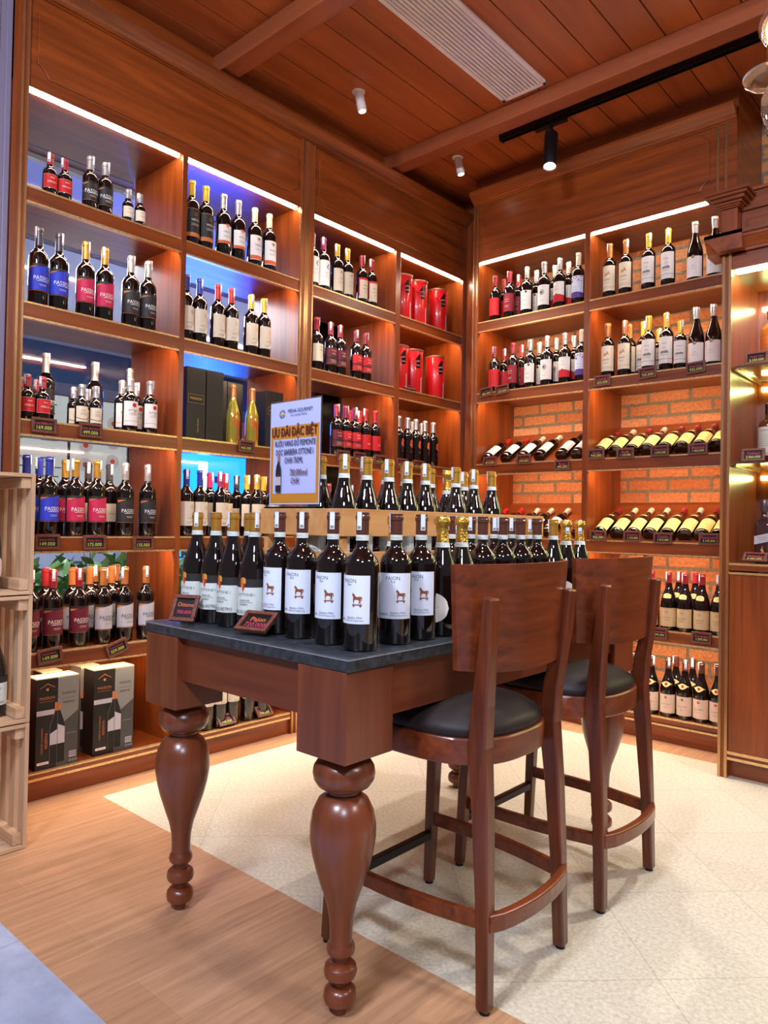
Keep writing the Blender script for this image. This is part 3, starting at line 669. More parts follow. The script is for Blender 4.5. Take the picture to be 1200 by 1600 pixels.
K = {'w': '#efe6dc', 'cream': '#e9d8ba', 'beige': '#dccab0', 'k': '#15110f', 'ko': '#2a2422', 'blue': '#2c3ab8', 'pink': '#c61f4a', 'maroon': '#6a1426', 'silver': '#b9b2b4', 'copper': '#c4713a', 'gold': '#c99a3c',
     'red': '#c8161a', 'orange': '#d8602a', 'grey': '#8b8580', 'purple': '#5a3a8c', 'brown': '#7a4422', 'dbrown': '#4a2a20', 'yell': '#ecd98a', 'icy': '#dfe4f2', 'dgrey': '#4a4442', 'pale': '#d6dad2', 'tax': '#dde3ea'}
def I(k): return ink(K[k])
CAPM = {}
def capm(c, metal=0.0):
    key = (c, metal)
    if key not in CAPM: CAPM[key] = plain('capsule_' + c.strip('#') + ('m' if metal else ''), c, 0.3 if metal else 0.38, metal, coat=0.3)
    return CAPM[key]
CAPS = {'silver': ('#b9b2ae', 0.6), 'gold': ('#d09a3e', 0.7), 'red': ('#b01c20', 0.0), 'dred': ('#8c1c24', 0.0), 'blue': ('#22308c', 0.0), 'copper': ('#c07a44', 0.5), 'black': ('#1a1614', 0.0), 'brown': ('#5a3226', 0.1), 'cream': ('#e2cfae', 0.1),
        'yellow': ('#d8b23e', 0.4), 'purple': ('#a02858', 0.0), 'slate': ('#48424a', 0.3), 'pinkred': ('#a83038', 0.1), 'pyel': ('#dcc48a', 0.2)}

# ---- label art: every function draws on a Flat whose s runs round the bottle
def smalltext(F, x, z, n, mat, w=.02, dz=.0045):
    for i in range(n): F.line(x - w / 2 * (1 - .18 * (i % 2)), x + w / 2 * (1 - .18 * (i % 2)), z - i * dz, .0009, mat, 3)
def a_passion(c, tc='w', band=True):
    def f(F, h, r):
        w = r * 1.42; z0, z1 = .20 * h, .50 * h; zt = lambda s: z1 - .045 * h + .072 * h * ((s + w) / (2 * w)) ** .8
        F.quadgrid(-w, w, lambda s: z1 + .025 * h, lambda s: zt(s) + .0015, I('ko') if c != 'ko' else I('k'), 14)
        F.poly([(-w * .98, z1 - .046 * h), (-w * .98, z1 - .008 * h), (-w * .55, z1 - .008 * h), (-w * .25, z1 - .005 * h)], I('copper'))
        F.quadgrid(-w, w, zt, z0, I(c) if c != 'ko' else I('ko'), 16)
        F.line(-w, w, z0 - .003, .0014, I('copper'), 14)
        F.text('PASSION', .006, .345 * h, .0225, I(tc), .85)
        F.line(-.018, .030, .312 * h, .0018, I(tc)); smalltext(F, .004, .27 * h, 2, I(tc if c != 'silver' else 'dgrey'), .03)
        F.poly([(.016, .415 * h), (.022, .43 * h), (.028, .415 * h), (.0265, .415 * h), (.022, .426 * h), (.0175, .415 * h)], I('copper'))
    return f
def a_half(bc, t1, tc):
    def f(F, h, r):
        w = r * 1.25
        F.quadgrid(-w, w, .50 * h, .20 * h, I('beige'), 12); F.quadgrid(-w + .001, w - .001, .495 * h, .205 * h, I(bc), 12)
        F.text(t1, 0, .33 * h, .0100, I(tc)); F.text('June', 0, .43 * h, .0095, I(tc))
    return f
def a_simple(bg, inkc, word, size=.009, top=.52, bot=.16, wv=1.2, dec=None, wz=.38):
    def f(F, h, r):
        w = r * wv; F.quadgrid(-w, w, top * h, bot * h, I(bg), 14)
        if word: F.text(word, 0, wz * h, size * 1.35, I(inkc))
        smalltext(F, 0, (wz - .05) * h, 3, I(inkc), w * .9)
        if dec: dec(F, h, r, w)
    return f
def d_hex(F, h, r, w): F.poly([(-w, .22 * h), (-w, .205 * h), (0, .165 * h), (w, .205 * h), (w, .22 * h), (0, .18 * h)], I('dgrey'))
def d_dot(F, h, r, w): F.disc(.006, .49 * h, .0095, I('red')); F.line(-w, w, .20 * h, .001, I('dgrey'), 10); F.text('shiraz', .006, .345 * h, .006, I('red'))
def d_circle(c):
    def f(F, h, r, w):
        F.ring(.012, .435 * h, .0095, .0009, I(c)); F.text('S', .012, .435 * h, .013, I(c))
        F.poly([(w, .17 * h), (w, .29 * h), (w * .6, .26 * h), (0, .17 * h)], I('w')); F.line(-.012, -.002, .33 * h, .001, I('grey'))
    return f
def d_heart(bot):
    def f(F, h, r, w):
        F.poly([(0, .445 * h), (-.011, .485 * h), (-.011, .502 * h), (-.006, .510 * h), (0, .50 * h), (.006, .510 * h), (.011, .502 * h), (.011, .485 * h)], I('orange'))
        F.poly([(0, .458 * h), (-.007, .485 * h), (0, .492 * h), (.007, .485 * h)], I('w')); F.poly([(0, .463 * h), (-.005, .483 * h), (0, .488 * h), (.005, .483 * h)], I('orange'))
        F.quadgrid(-w, w, (bot + .045) * h, bot * h, I('orange'), 12)
    return f
def d_diamond(F, h, r, w):
    F.poly([(0, .43 * h), (-.010, .465 * h), (-.006, .48 * h), (.006, .48 * h), (.010, .465 * h)], I('gold')); F.poly([(0, .44 * h), (-.005, .463 * h), (.005, .463 * h)], I('brown'))
    F.quadgrid(-w, w, .19 * h, .13 * h, I('orange'), 12)
def d_flower(F, h, r, w):
    for i in range(6): F.disc(.004 + .005 * math.cos(i), .46 * h - .005 * i + .009, .0032, I('purple'))
def d_bird(F, h, r, w): F.poly([(-.009, .47 * h), (-.002, .455 * h), (.010, .475 * h), (.002, .44 * h), (-.004, .445 * h)], I('dgrey'))
def d_redcorner(F, h, r, w): F.quadgrid(-w, w, .53 * h, .49 * h, I('red'), 8); F.poly([(-w, .53 * h), (-w, .17 * h), (-w + .006, .17 * h), (-w + .006, .53 * h)], I('red')); F.disc(0, .25 * h, .004, I('gold'))
def a_casillero(bg):
    def f(F, h, r):
        w = r * 1.35; F.quadgrid(-w, w, .50 * h, .18 * h, I(bg), 14)
        ic = 'k' if bg == 'cream' else 'cream'
        F.text('Casillero', 0, .445 * h, .0095, I(ic)); F.text('del', 0, .415 * h, .006, I(ic)); F.text('Diablo', 0, .385 * h, .0105, I(ic))
        if bg == 'cream': F.poly([(-.01, .185 * h), (.012, .29 * h), (w, .26 * h), (w, .185 * h)], I('w'))
        else:
            F.quadgrid(-w, w, .33 * h, .29 * h, I('maroon' if bg == 'red' else 'ko'), 12); smalltext(F, 0, .27 * h, 4, I('cream'), .045, .005)
            F.quadgrid(-w, w, .205 * h, .19 * h, I('brown'), 12)
    return f
def a_redbold(word):
    def f(F, h, r):
        w = r * 1.35; F.quadgrid(-w, w, .48 * h, .19 * h, I('red'), 14); F.text(word, 0, .30 * h, .010, I('cream')); F.ring(0, .40 * h, .008, .001, I('maroon')); smalltext(F, 0, .25 * h, 2, I('maroon'), .03)
    return f
def a_rooster(F, h, r):
    F.poly([(-.012, .40 * h), (-.008, .50 * h), (.004, .53 * h), (.012, .47 * h), (.008, .40 * h), (.012, .34 * h), (0, .37 * h)], I('orange')); F.poly([(-.005, .43 * h), (0, .49 * h), (.009, .45 * h), (.004, .40 * h)], I('red'))
    F.text('GALLO', 0, .30 * h, .007, I('red')); smalltext(F, 0, .27 * h, 2, I('grey'), .022)
def a_la(F, h, r):
    w = r * 1.3; F.quadgrid(-w, w, .50 * h, .13 * h, I('red'), 14); F.text('LA', 0, .40 * h, .022, I('maroon')); F.text('TIERRA', 0, .31 * h, .009, I('maroon')); smalltext(F, 0, .26 * h, 4, I('maroon'), .036, .006)
def a_maroonscript(F, h, r):
    w = r * 1.3; F.quadgrid(-w, w, .52 * h, .15 * h, plain('label_crimson', '#8f1226', .6), 14); F.text('Reserva', 0, .40 * h, .010, I('cream')); F.text('Especial', 0, .355 * h, .009, I('cream')); F.line(-.012, .012, .44 * h, .001, I('gold')); smalltext(F, 0, .27 * h, 3, I('cream'), .03)
def a_seal(F, h, r):
    w = r * 1.2; F.quadgrid(-w, w, .50 * h, .12 * h, I('w'), 14); F.disc(.010, .47 * h, .008, I('dbrown')); F.ring(.010, .47 * h, .008, .0012, I('gold')); F.text('Opus', -.002, .30 * h, .013, I('grey')); F.disc(-.015, .40 * h, .003, I('red')); smalltext(F, 0, .22 * h, 3, I('grey'), .03)
def a_sketch(F, h, r):
    w = r * 1.25; F.quadgrid(-w, w, .52 * h, .13 * h, I('w'), 14)
    for i in range(9):
        a = i * .8; F.ring(.002 + .006 * math.cos(a), .37 * h + .010 * math.sin(a), .009 - .0005 * i, .0011, I('k'), 12)
    F.disc(-.001, .375 * h, .005, I('dgrey')); F.line(-.01, .014, .21 * h, .001, I('k'))
def a_whitered(F, h, r):
    w = r * 1.3; F.quadgrid(-w, w, .52 * h, .13 * h, I('w'), 14); F.quadgrid(-w, w, lambda s: .25 * h + .008 * math.cos(s / w * 1.5), lambda s: .13 * h, I('red'), 12); F.disc(0, .275 * h, .005, I('maroon')); F.text('Carmen', 0, .37 * h, .008, I('dgrey')); smalltext(F, 0, .44 * h, 2, I('grey'), .02)
def a_grapes(F, h, r):
    w = r * 1.3; F.quadgrid(-w, w, .54 * h, .13 * h, I('icy'), 14); F.quadgrid(-w, w, lambda s: .215 * h + .008 * math.cos(s / w * 1.5), lambda s: .13 * h, I('purple'), 12)
    rr = random.Random(3)
    for i in range(16): F.disc(rr.uniform(-w * .9, w * .9), rr.uniform(.43, .52) * h, rr.uniform(.002, .0045), ink(rr.choice(['#c02848', '#8c1c4a', '#d04a68', '#54306a'])), None, 10)
    F.text('Novas', 0, .33 * h, .009, I('grey')); smalltext(F, 0, .28 * h, 2, I('grey'), .03)
def a_kinnet(F, h, r):
    w = r * 1.25; F.quadgrid(-w, w, .58 * h, .13 * h, I('cream'), 14); F.text('KINNET', 0, .33 * h, .0115, I('k'))
    F.poly([(-.016, .40 * h), (-.006, .46 * h), (0, .43 * h), (.008, .49 * h), (.018, .41 * h), (.008, .43 * h), (0, .405 * h)], ink('#c98a4a')); smalltext(F, 0, .28 * h, 2, I('dgrey'), .03)
    F.line(-w, w, .20 * h, .0012, I('brown'), 10); F.line(-w * .8, w * .8, .175 * h, .0008, I('brown'), 10)
def a_chateau(F, h, r):
    w = r * 1.25; F.quadgrid(-w, w, .58 * h, .13 * h, I('w'), 14); F.text('Chateau', 0, .47 * h, .0085, I('dgrey'))
    F.poly([(-.020, .30 * h), (-.020, .33 * h), (-.008, .345 * h), (0, .335 * h), (.012, .35 * h), (.022, .33 * h), (.022, .30 * h)], I('grey')); smalltext(F, 0, .28 * h, 2, I('dgrey'), .042); F.line(-w, w, .205 * h, .0016, I('k'), 12); smalltext(F, 0, .40 * h, 2, I('grey'), .026)
def a_medal(F, h, r):
    w = r * 1.2; F.quadgrid(-w, w, .40 * h, .06 * h, I('w'), 14); F.disc(0, .395 * h, .0095, I('dbrown')); F.disc(0, .395 * h, .0072, I('gold')); F.text('PINOT NOIR', 0, .20 * h, .006, I('grey')); smalltext(F, 0, .25 * h, 2, I('grey'), .022)
def a_lie(bg, inkc, band):
    def f(F, h, r):
        w = r * 1.15; F.quadgrid(-w, w, .47 * h if bg != 'yell' else .42 * h, .12 * h if bg != 'yell' else .06 * h, I(bg), 14)
        if band == 'o': F.line(-w, w, .14 * h, .0024, I('orange'), 12)
        F.text('Bourgogne' if bg == 'yell' else 'Crianza', 0, .24 * h, .008, I(inkc)); smalltext(F, 0, .20 * h, 3, I('gold'), .03); F.disc(0, .33 * h, .005, I('gold'))
        if bg == 'yell': F.neck.quadgrid(-.022, .022, .60 * h, .55 * h, I('yell'), 8, 3)
    return f
def a_burgbeige(F, h, r):
    w = r * 1.3; F.quadgrid(-w, w, .39 * h, .07 * h, ink('#cdb07e'), 14); F.line(-w, w, .375 * h, .0012, I('brown'), 12); F.ring(-.004, .32 * h, .006, .001, I('brown')); F.ring(.004, .32 * h, .006, .001, I('brown')); F.text('BOURGOGNE', 0, .225 * h, .0065, I('k')); smalltext(F, 0, .19 * h, 2, I('brown'), .03)
    F.neck.quadgrid(-.021, .021, lambda s: .64 * h - 18 * s * s, lambda s: .555 * h + 4 * s * s, I('yell'), 8, 3); F.neck.ring(0, .60 * h, .004, .0009, I('brown'), 12)
def a_rhone(F, h, r):
    w = r * 1.3; F.quadgrid(-w, w, .39 * h, .07 * h, ink('#e2c7ac'), 14); F.disc(0, .34 * h, .0065, I('orange')); F.ring(0, .34 * h, .0065, .0012, I('maroon')); F.text('Côtes du Rhône', 0, .225 * h, .0072, I('k')); smalltext(F, 0, .18 * h, 2, I('orange'), .026)
    F.neck.quadgrid(-.032, .032, lambda s: .59 * h + .006 * math.cos(s / .032 * PI), lambda s: .54 * h - .008 * math.cos(s / .032 * PI), I('yell'), 12, 3); F.neck.disc(0, .565 * h, .0075, I('red'), None, 14)
def a_ottone(F, h, r):
    w = r * 1.22
    F.quadgrid(-w, w * 1.6, .435 * h, .365 * h, I('ko'), 16); F.quadgrid(-w, w, .365 * h, .13 * h, I('pale'), 14)
    sx, sz = -.0074, .385 * h
    F.poly([(sx - .0085, sz + .004), (sx - .0085, sz + .016), (sx - .005, sz + .020), (sx + .004, sz + .020), (sx + .0085, sz + .016), (sx + .0085, sz + .004)], I('gold')); F.poly([(sx - .0085, sz + .004), (sx - .0085, sz + .016), (sx - .005, sz + .020), (sx - .001, sz + .020), (sx - .001, sz + .004)], I('orange'))
    F.poly([(sx, sz - .020), (sx - .0085, sz + .003), (sx, sz + .003)], I('gold')); F.poly([(sx, sz - .020), (sx + .0085, sz + .003), (sx, sz + .003)], I('red')); F.poly([(sx - .0065, sz - .003), (sx - .0085, sz + .003), (sx - .004, sz + .003), (sx - .002, sz - .012)], I('orange'))
    F.text('OTTONE I', .002, .305 * h, .0105, I('grey')); F.text('PIEMONTE', -.002, .255 * h, .0058, I('k')); F.line(-.018, .020, .240 * h, .0007, I('k')); F.text('BARBERA', -.004, .222 * h, .0058, I('k')); F.text('SAN SILVESTRO', -.002, .160 * h, .0120, I('dgrey'), .80)
def a_pajon(F, h, r):
    w = r * 1.22; F.quadgrid(-w, w, .545 * h, .20 * h, I('icy'), 16); hb = ink('#8a4a22')
    F.text('PAJON', -.001, .505 * h, .0128, I('dgrey'), .95); F.text('2020', 0, .478 * h, .0055, I('dgrey'))
    ox, oz = .0212, .385 * h
    H = [(-13, -2), (-13, -9), (-11.5, -15), (-10, -15), (-10, -9), (-9, -5), (-3, -4), (1, -5), (4, -7), (3.4, -10), (1.5, -15), (3.2, -15), (5.5, -10.5), (6, -15), (7.8, -15), (7.2, -9), (8.5, -5), (8.2, 0), (10, -1), (10.2, -8), (11.5, -7), (11.8, 0), (10.5, 3), (7, 4), (-4, 3), (-7, 6), (-9.5, 10.5), (-12, 12), (-12.5, 15), (-13.6, 12.5), (-15.5, 10), (-15.2, 5), (-13.8, 5.2), (-13, 7), (-12.6, 3)]
    F.poly([(ox + a * .00085, oz + b * .00085) for a, b in H], hb)
    F.poly([(ox - .013, oz - .0142), (ox + .010, oz - .0142), (ox + .010, oz - .0165), (ox - .013, oz - .0165)], hb)
    for a in (-.0095, .006): F.disc(ox + a, oz - .0180, .0021, hb, None, 10)
    F.text("Barbera d'Asti", .014, .246 * h, .0062, I('dgrey')); F.text('DOCG Superiore', .014, .226 * h, .0056, I('dgrey')); F.text('araldica', -.024, .236 * h, .0085, I('k'))
def a_oval(F, h, r):
    w = r * 1.05; F.quadgrid(-w, w, lambda s: .235 * h + .040 * math.sqrt(max(0, 1 - (s / w) ** 2)), lambda s: .235 * h - .038 * math.sqrt(max(0, 1 - (s / w) ** 2)), I('w'), 18)
    F.text('RIVETTI', 0, .27 * h, .0065, I('grey')); F.text('NEIVE', 0, .22 * h, .006, I('dgrey')); F.line(-.02, .02, .245 * h, .0006, I('grey'))
def a_copperoval(F, h, r):
    F.quadgrid(-.026, .026, lambda s: .42 * h + .028 * math.sqrt(max(0, 1 - (s / .026) ** 2)), lambda s: .42 * h - .045 * math.sqrt(max(0, 1 - (s / .026) ** 2)), plain('copper_label', '#b8581e', .35, .3), 14); F.text('Chardonnay', 0, .41 * h, .0065, I('gold')); F.line(-.016, .016, .44 * h, .001, I('gold')); F.quadgrid(-.004, .006, .27 * h, .10 * h, MATS['copper_label'], 2)
def a_talisker(F, h, r):
    w = r * 1.2; F.quadgrid(-w, w, .60 * h, .12 * h, ink('#cfc6b4'), 14); F.text('TALISKER', 0, .54 * h, .0105, I('k')); smalltext(F, 0, .48 * h, 7, I('dgrey'), .05, .009)
def a_orange(F, h, r): F.quadgrid(-r * 1.2, r * 1.2, .52 * h, .12 * h, ink('#c4641a'), 12); F.text('SINGLE MALT', 0, .38 * h, .007, I('dbrown')); smalltext(F, 0, .33 * h, 4, I('dbrown'), .04)

BS = {   # style: (shape, height, radius, glass, capsule colour, capsule length, art, band/strip flags, words)
 'p_blue': ('bord', .325, .0375, GLASSK, 'slate', .075, a_passion('blue'), 't', 'blue-labelled dark wine bottle'),
 'p_bluec': ('bord', .325, .0375, GLASSK, 'blue', .075, a_passion('blue'), 't', 'blue-capped, blue-labelled wine bottle'),
 'p_pink': ('bord', .325, .0375, GLASSK, 'gold', .075, a_passion('pink'), 't', 'crimson-labelled wine bottle'),
 'p_black': ('bord', .325, .0375, GLASSK, 'silver', .075, a_passion('ko'), 't', 'black-labelled wine bottle'),
 'p_maroon': ('bord', .325, .0375, GLASSK, 'dred', .075, a_passion('maroon'), 't', 'maroon-labelled wine bottle'),
 'p_silver': ('bord', .325, .0375, GLASSK, 'copper', .075, a_passion('silver', 'k'), 't', 'silver-labelled wine bottle'),
 'back': ('bord', .320, .0370, GLASSK, 'slate', .070, a_simple('beige', 'dgrey', '', .006, .45, .20), 't', 'wine bottle showing its back label'),
 'm_red': ('mini', .186, .0285, GLASSK, 'pinkred', .048, a_half('red', 'MERLOT', 'cream'), 't', 'small red-labelled wine bottle'),
 'm_black': ('bord', .238, .0310, GLASSK, 'silver', .058, a_passion('ko'), 't', 'small black-labelled wine bottle'),
 'm_cream': ('mini', .160, .0240, GLASSK, 'silver', .042, a_half('cream', 'CASA', 'grey'), 't', 'miniature cream-labelled wine bottle'),
 'm_hex': ('mini', .180, .0260, GLASSK, 'silver', .048, a_simple('cream', 'dgrey', 'CASA', .006, .48, .12, 1.2, d_hex), 't', 'small cream-labelled wine bottle'),
 'tall': ('bord', .325, .0370, GLASSK, 'silver', .085, a_passion('ko'), 't', 'tall screw-capped wine bottle'),
 'arriga': ('bord', .245, .0330, GLASSK, 'silver', .062, a_simple('w', 'dgrey', 'arriga', .013, .56, .12, 1.25, d_dot, .40), 't', 'white-labelled bottle with red dot'),
 'v_black': ('bord', .320, .0375, GLASSK, 'yellow', .075, a_simple('ko', 'cream', 'VIESTA', .010, .55, .13, 1.25, lambda F, h, r, w: (F.quadgrid(-w, w, .19 * h, .13 * h, I('copper'), 12), F.line(-w, w, .545 * h, .002, I('copper'), 12), F.ring(0, .46 * h, .007, .0015, I('copper')))), '', 'black-and-copper-labelled wine bottle'),
 'v_orange': ('bord', .318, .0375, GLASSK, 'silver', .075, a_simple('w', 'dgrey', 'VIESTA', .010, .49, .20, 1.2, d_heart(.20), .38), '', 'orange-hearted white-labelled wine bottle'),
 'v_white': ('bord', .315, .0375, GLASSK, 'cream', .075, a_simple('w', 'dgrey', 'VIESTA', .010, .52, .12, 1.2, d_diamond, .36), '', 'white-labelled bottle with orange foot'),
 'b_blue': ('bord', .318, .0370, GLASSK, 'blue', .075, a_simple('beige', 'dgrey', 'ROSSO', .006, .52, .16, 1.25, d_circle('dgrey'), .27), 't', 'blue-capped beige-labelled wine bottle'),
 'b_red': ('bord', .318, .0370, GLASSK, 'red', .075, a_simple('beige', 'dgrey', 'ROSSO', .006, .52, .16, 1.25, d_circle('grey'), .27), 't', 'red-capped beige-labelled wine bottle'),
 'b_plum': ('bord', .318, .0370, GLASSK, 'purple', .075, a_simple('beige', 'dgrey', 'ROSSO', .006, .52, .16, 1.25, d_circle('pink'), .27), 't', 'plum-capped beige-labelled wine bottle'),
 'b_gold': ('bord', .318, .0370, GLASSK, 'yellow', .075, a_simple('beige', 'dgrey', 'ROSSO', .006, .52, .16, 1.25, d_circle('orange'), .27), 't', 'gold-capped beige-labelled wine bottle'),
 'g_flower': ('bord', .310, .0390, GLASSK, 'purple', .070, a_simple('w', 'grey', 'BLANC', .006, .56, .10, 1.25, d_flower, .33), 't', 'white-labelled bottle with purple blossom'),
 'g_bird': ('bord', .305, .0370, GLASSK, 'yellow', .070, a_simple('beige', 'grey', 'TERRA', .006, .52, .10, 1.25, d_bird, .33), 't', 'beige-labelled bottle with grey bird'),
 'g_red': ('bord', .300, .0360, GLASSK, 'dred', .070, a_simple('cream', 'brown', 'RIOJA', .009, .52, .12, 1.2, d_redcorner, .38), 't', 'cream-and-red-labelled wine bottle'),
 'cs_w': ('bord', .305, .0370, GLASSK, 'red', .070, a_casillero('cream'), 't', 'cream-labelled red-capped wine bottle'),
 'cs_m': ('bord', .300, .0365, GLASSK, 'pinkred', .070, a_casillero('maroon'), 't', 'maroon-script-labelled wine bottle'),
 'cs_r': ('bord', .300, .0365, GLASSK, 'dred', .070, a_casillero('red'), 't', 'red-script-labelled wine bottle'),
 'rb': ('bord', .305, .0370, GLASSK, 'red', .075, a_redbold('DIEZ'), 't', 'plain scarlet-labelled wine bottle'),
 'roo': ('bord', .300, .0370, GLASSK, 'silver', .070, a_rooster, '', 'black bottle with flame-coloured emblem'),
 'la': ('bord', .300, .0370, GLASSK, 'dred', .070, a_la, 't', 'bright red-labelled wine bottle'),
 'mar': ('bord', .305, .0370, GLASSK, 'pinkred', .070, a_maroonscript, 't', 'crimson-labelled wine bottle'),
 'seal': ('bord', .305, .0370, GLASSK, 'silver', .070, a_seal, 't', 'white-labelled bottle with dark seal'),
 'sk': ('bord', .310, .0390, GLASSK, 'silver', .070, a_sketch, 't', 'white-labelled bottle with ink sketch'),
 'wr': ('bord', .308, .0370, GLASSK, 'silver', .070, a_whitered, 't', 'white-and-red-labelled wine bottle'),
 'gp': ('bord', .312, .0380, GLASSK, 'cream', .075, a_grapes, '', 'purple-footed grape-print wine bottle'),
 'kin': ('bord', .318, .0370, GLASSK, 'copper', .080, a_kinnet, 't', 'cream-labelled copper-capped wine bottle'),
 'cha': ('bord', .320, .0370, GLASSK, 'yellow', .080, a_chateau, 't', 'white-castle-labelled gold-capped wine bottle'),
 'chas': ('bord', .265, .0330, GLASSK, 'yellow', .070, a_chateau, 't', 'shorter white-castle-labelled wine bottle'),
 'med': ('burg', .320, .0405, GLASSK, 'silver', .062, a_medal, 't', 'sloping bottle with gold medal label'),
 'bb': ('burg', .305, .0410, GLASSK, 'dred', .055, a_burgbeige, 't', 'sloping bottle with tan label'),
 'rh': ('burg', .305, .0400, GLASSK, 'brown', .055, a_rhone, 't', 'sloping bottle with red-dot collar'),
 'ly_w': ('bord', .310, .0370, GLASSK, 'cream', .060, a_lie('w', 'dgrey', ''), '', 'white-labelled lying wine bottle'),
 'ly_o': ('bord', .310, .0370, GLASSK, 'black', .060, a_lie('w', 'dgrey', 'o'), '', 'orange-and-white-labelled lying wine bottle'),
 'ly_r': ('bord', .310, .0370, GLASSK, 'red', .060, a_lie('w', 'dgrey', ''), '', 'red-capped white-labelled lying wine bottle'),
 'ly_y': ('burg', .305, .0405, GLASSK, 'dred', .055, a_lie('yell', 'brown', ''), '', 'red-capped yellow-labelled lying wine bottle'),
 'ly_c': ('burg', .305, .0405, GLASSK, 'cream', .055, a_lie('yell', 'brown', ''), '', 'cream-capped yellow-labelled lying wine bottle'),
 'ot': ('burg', .318, .0425, GLASSK, 'gold', .052, a_ottone, 'tb', 'sloping gold-capped wine bottle'),
 'pj': ('bord', .320, .0405, GLASSK, 'brown', .052, a_pajon, 'tb', 'brown-capped bottle with toy horse label'),
 'as': ('burg', .318, .0420, GLASSK, 'foil', .070, a_oval, 'tb', 'gold-foiled sparkling wine bottle'),
 'dk': ('bord', .318, .0375, GLASSK, 'dred', .075, a_simple('beige', 'dgrey', 'ROSSO', .006, .56, .36, 1.25), 't', 'dark wine bottle'),
 'gold': ('burg', .300, .0340, GLASSW, 'copper', .065, a_copperoval, '', 'golden glass bottle with copper label'),
 'tal': ('malt', .275, .0430, GLASSA, 'black', .050, a_talisker, '', 'amber whisky bottle with parchment label'),
 'org': ('malt', .275, .0430, GLASSO, 'black', .050, a_orange, '', 'orange whisky bottle with orange label'),
}
PROTO = {}
def foil_mat():
    m, nt, b = base_mat('gold_foil'); n = nt.nodes.new('ShaderNodeTexNoise'); n.inputs['Scale'].default_value = 160; n.inputs['Detail'].default_value = 3
    tc = nt.nodes.new('ShaderNodeTexCoord'); nt.links.new(tc.outputs['Object'], n.inputs['Vector'])
    bp = nt.nodes.new('ShaderNodeBump'); bp.inputs['Strength'].default_value = 0.9; bp.inputs['Distance'].default_value = 0.003
    nt.links.new(n.outputs['Fac'], bp.inputs['Height']); nt.links.new(bp.outputs[0], b.inputs['Normal']); b.inputs['Base Color'].default_value = hexc('#dcae4c'); b.inputs['Metallic'].default_value = .85; b.inputs['Roughness'].default_value = .25
    return m
FOIL = foil_mat()
def proto(st):
    if st in PROTO: return PROTO[st]
    shape, h, r, glass, capc, cl_, art, flags, words = BS[st]; P, rn = prof(shape, h, r)
    parts = []
    parts.append(('glass_body', MB().lathe(P, glass, 26).mesh('glass_body', 35)))
    z0 = h - cl_; q = []; e = .0009
    if capc == 'foil':
        zz = z0
        while zz < h - .030: q.append((rad(P, zz) + .0012, zz)); zz += .01
        q += [(rn + .0012, h - .030), (rn + .0055, h - .022), (rn + .0065, h - .012), (rn + .004, h - .003), (rn * .5, h + .0005)]
        cm = FOIL
    else:
        zz = z0
        while zz < h - .019: q.append((rad(P, zz) + e, zz)); zz += .012
        q += [(rn + e, h - .019), (rn + .0028, h - .017), (rn + .0030, h - .009), (rn + .0012, h - .007), (rn + .0012, h - .001), (rn * .8, h + .0005)]
        cm = capm(*CAPS[capc])
    parts.append(('capsule', MB().lathe(q, cm, 22).mesh('capsule', 35)))
    def wrap(s, z, k):
        R = rad(P, z) + .0005 + .00022 * k; rr = max(rad(P, z), .012); a = s / rr if z > .7 * h else s / r
        if z > .5 * h: a = s / max(rad(P, z), .012)
        return (R * math.cos(a), R * math.sin(a), z)
    F = Flat(wrap); F.neck = Flat(wrap); F.cut = F.neck.cut = .005; art(F, h, r); parts.append(('label', F.b.mesh('label', None, False)))
    if F.neck.b.v: parts.append(('neck_label', F.neck.b.mesh('neck_label', None, False)))
    if 'b' in flags:
        zb = z0 - .001; F = Flat(lambda s, z, k: ((rad(P, z) + .0008 + .0002 * k) * math.cos(s / rn), (rad(P, z) + .0008 + .0002 * k) * math.sin(s / rn), z))
        F.quadgrid(-PI * rn, PI * rn, zb, zb - .013, I('pale'), 20, 2); F.line(-.012, .008, zb - .006, .0008, I('grey'), 5); F.line(-.010, .012, zb - .009, .0006, I('grey'), 5); parts.append(('neck_band', F.b.mesh('neck_band', None, False)))
    if 't' in flags:
        wz = min(.046, cl_ * .8); F = Flat(lambda s, z, k: ((rn + .0036 + .0002 * k) * math.cos(s / rn - 1.9 + 1.9), (rn + .0036 + .0002 * k) * math.sin(s / rn), z))
        F.quadgrid(-.0048, .0048, h - .0002, h - wz, I('tax'), 4, 2); F.quadgrid(-.0034, .0034, h - wz + .009, h - wz + .002, I('grey'), 2)
        F.b.box(-.002, rn + .0040, -.0048, .0048, h + .0004, h + .0009, I('tax')); parts.append(('tax_strip', F.b.mesh('tax_strip', None, False)))
    PROTO[st] = parts; return parts
PLACED = []
def bottle(st, x, y, z, rz, bay, shelf, row, group, u=0, turn=None, lab=None):
    t = thing('wine_bottle' if st not in ('tal', 'org') else 'whisky_bottle', None, 'bottle', (x, y, z), rz, group)
    for n_, me in proto(st):
        o = link(n_, me, t)
        if n_ == 'tax_strip': o.rotation_euler = (0, 0, random.choice((-1.2, -.7, -.3, .25, .5, .9)) if turn is None else turn)
    PLACED.append([t, st, bay, shelf, row, u, lab]); return t

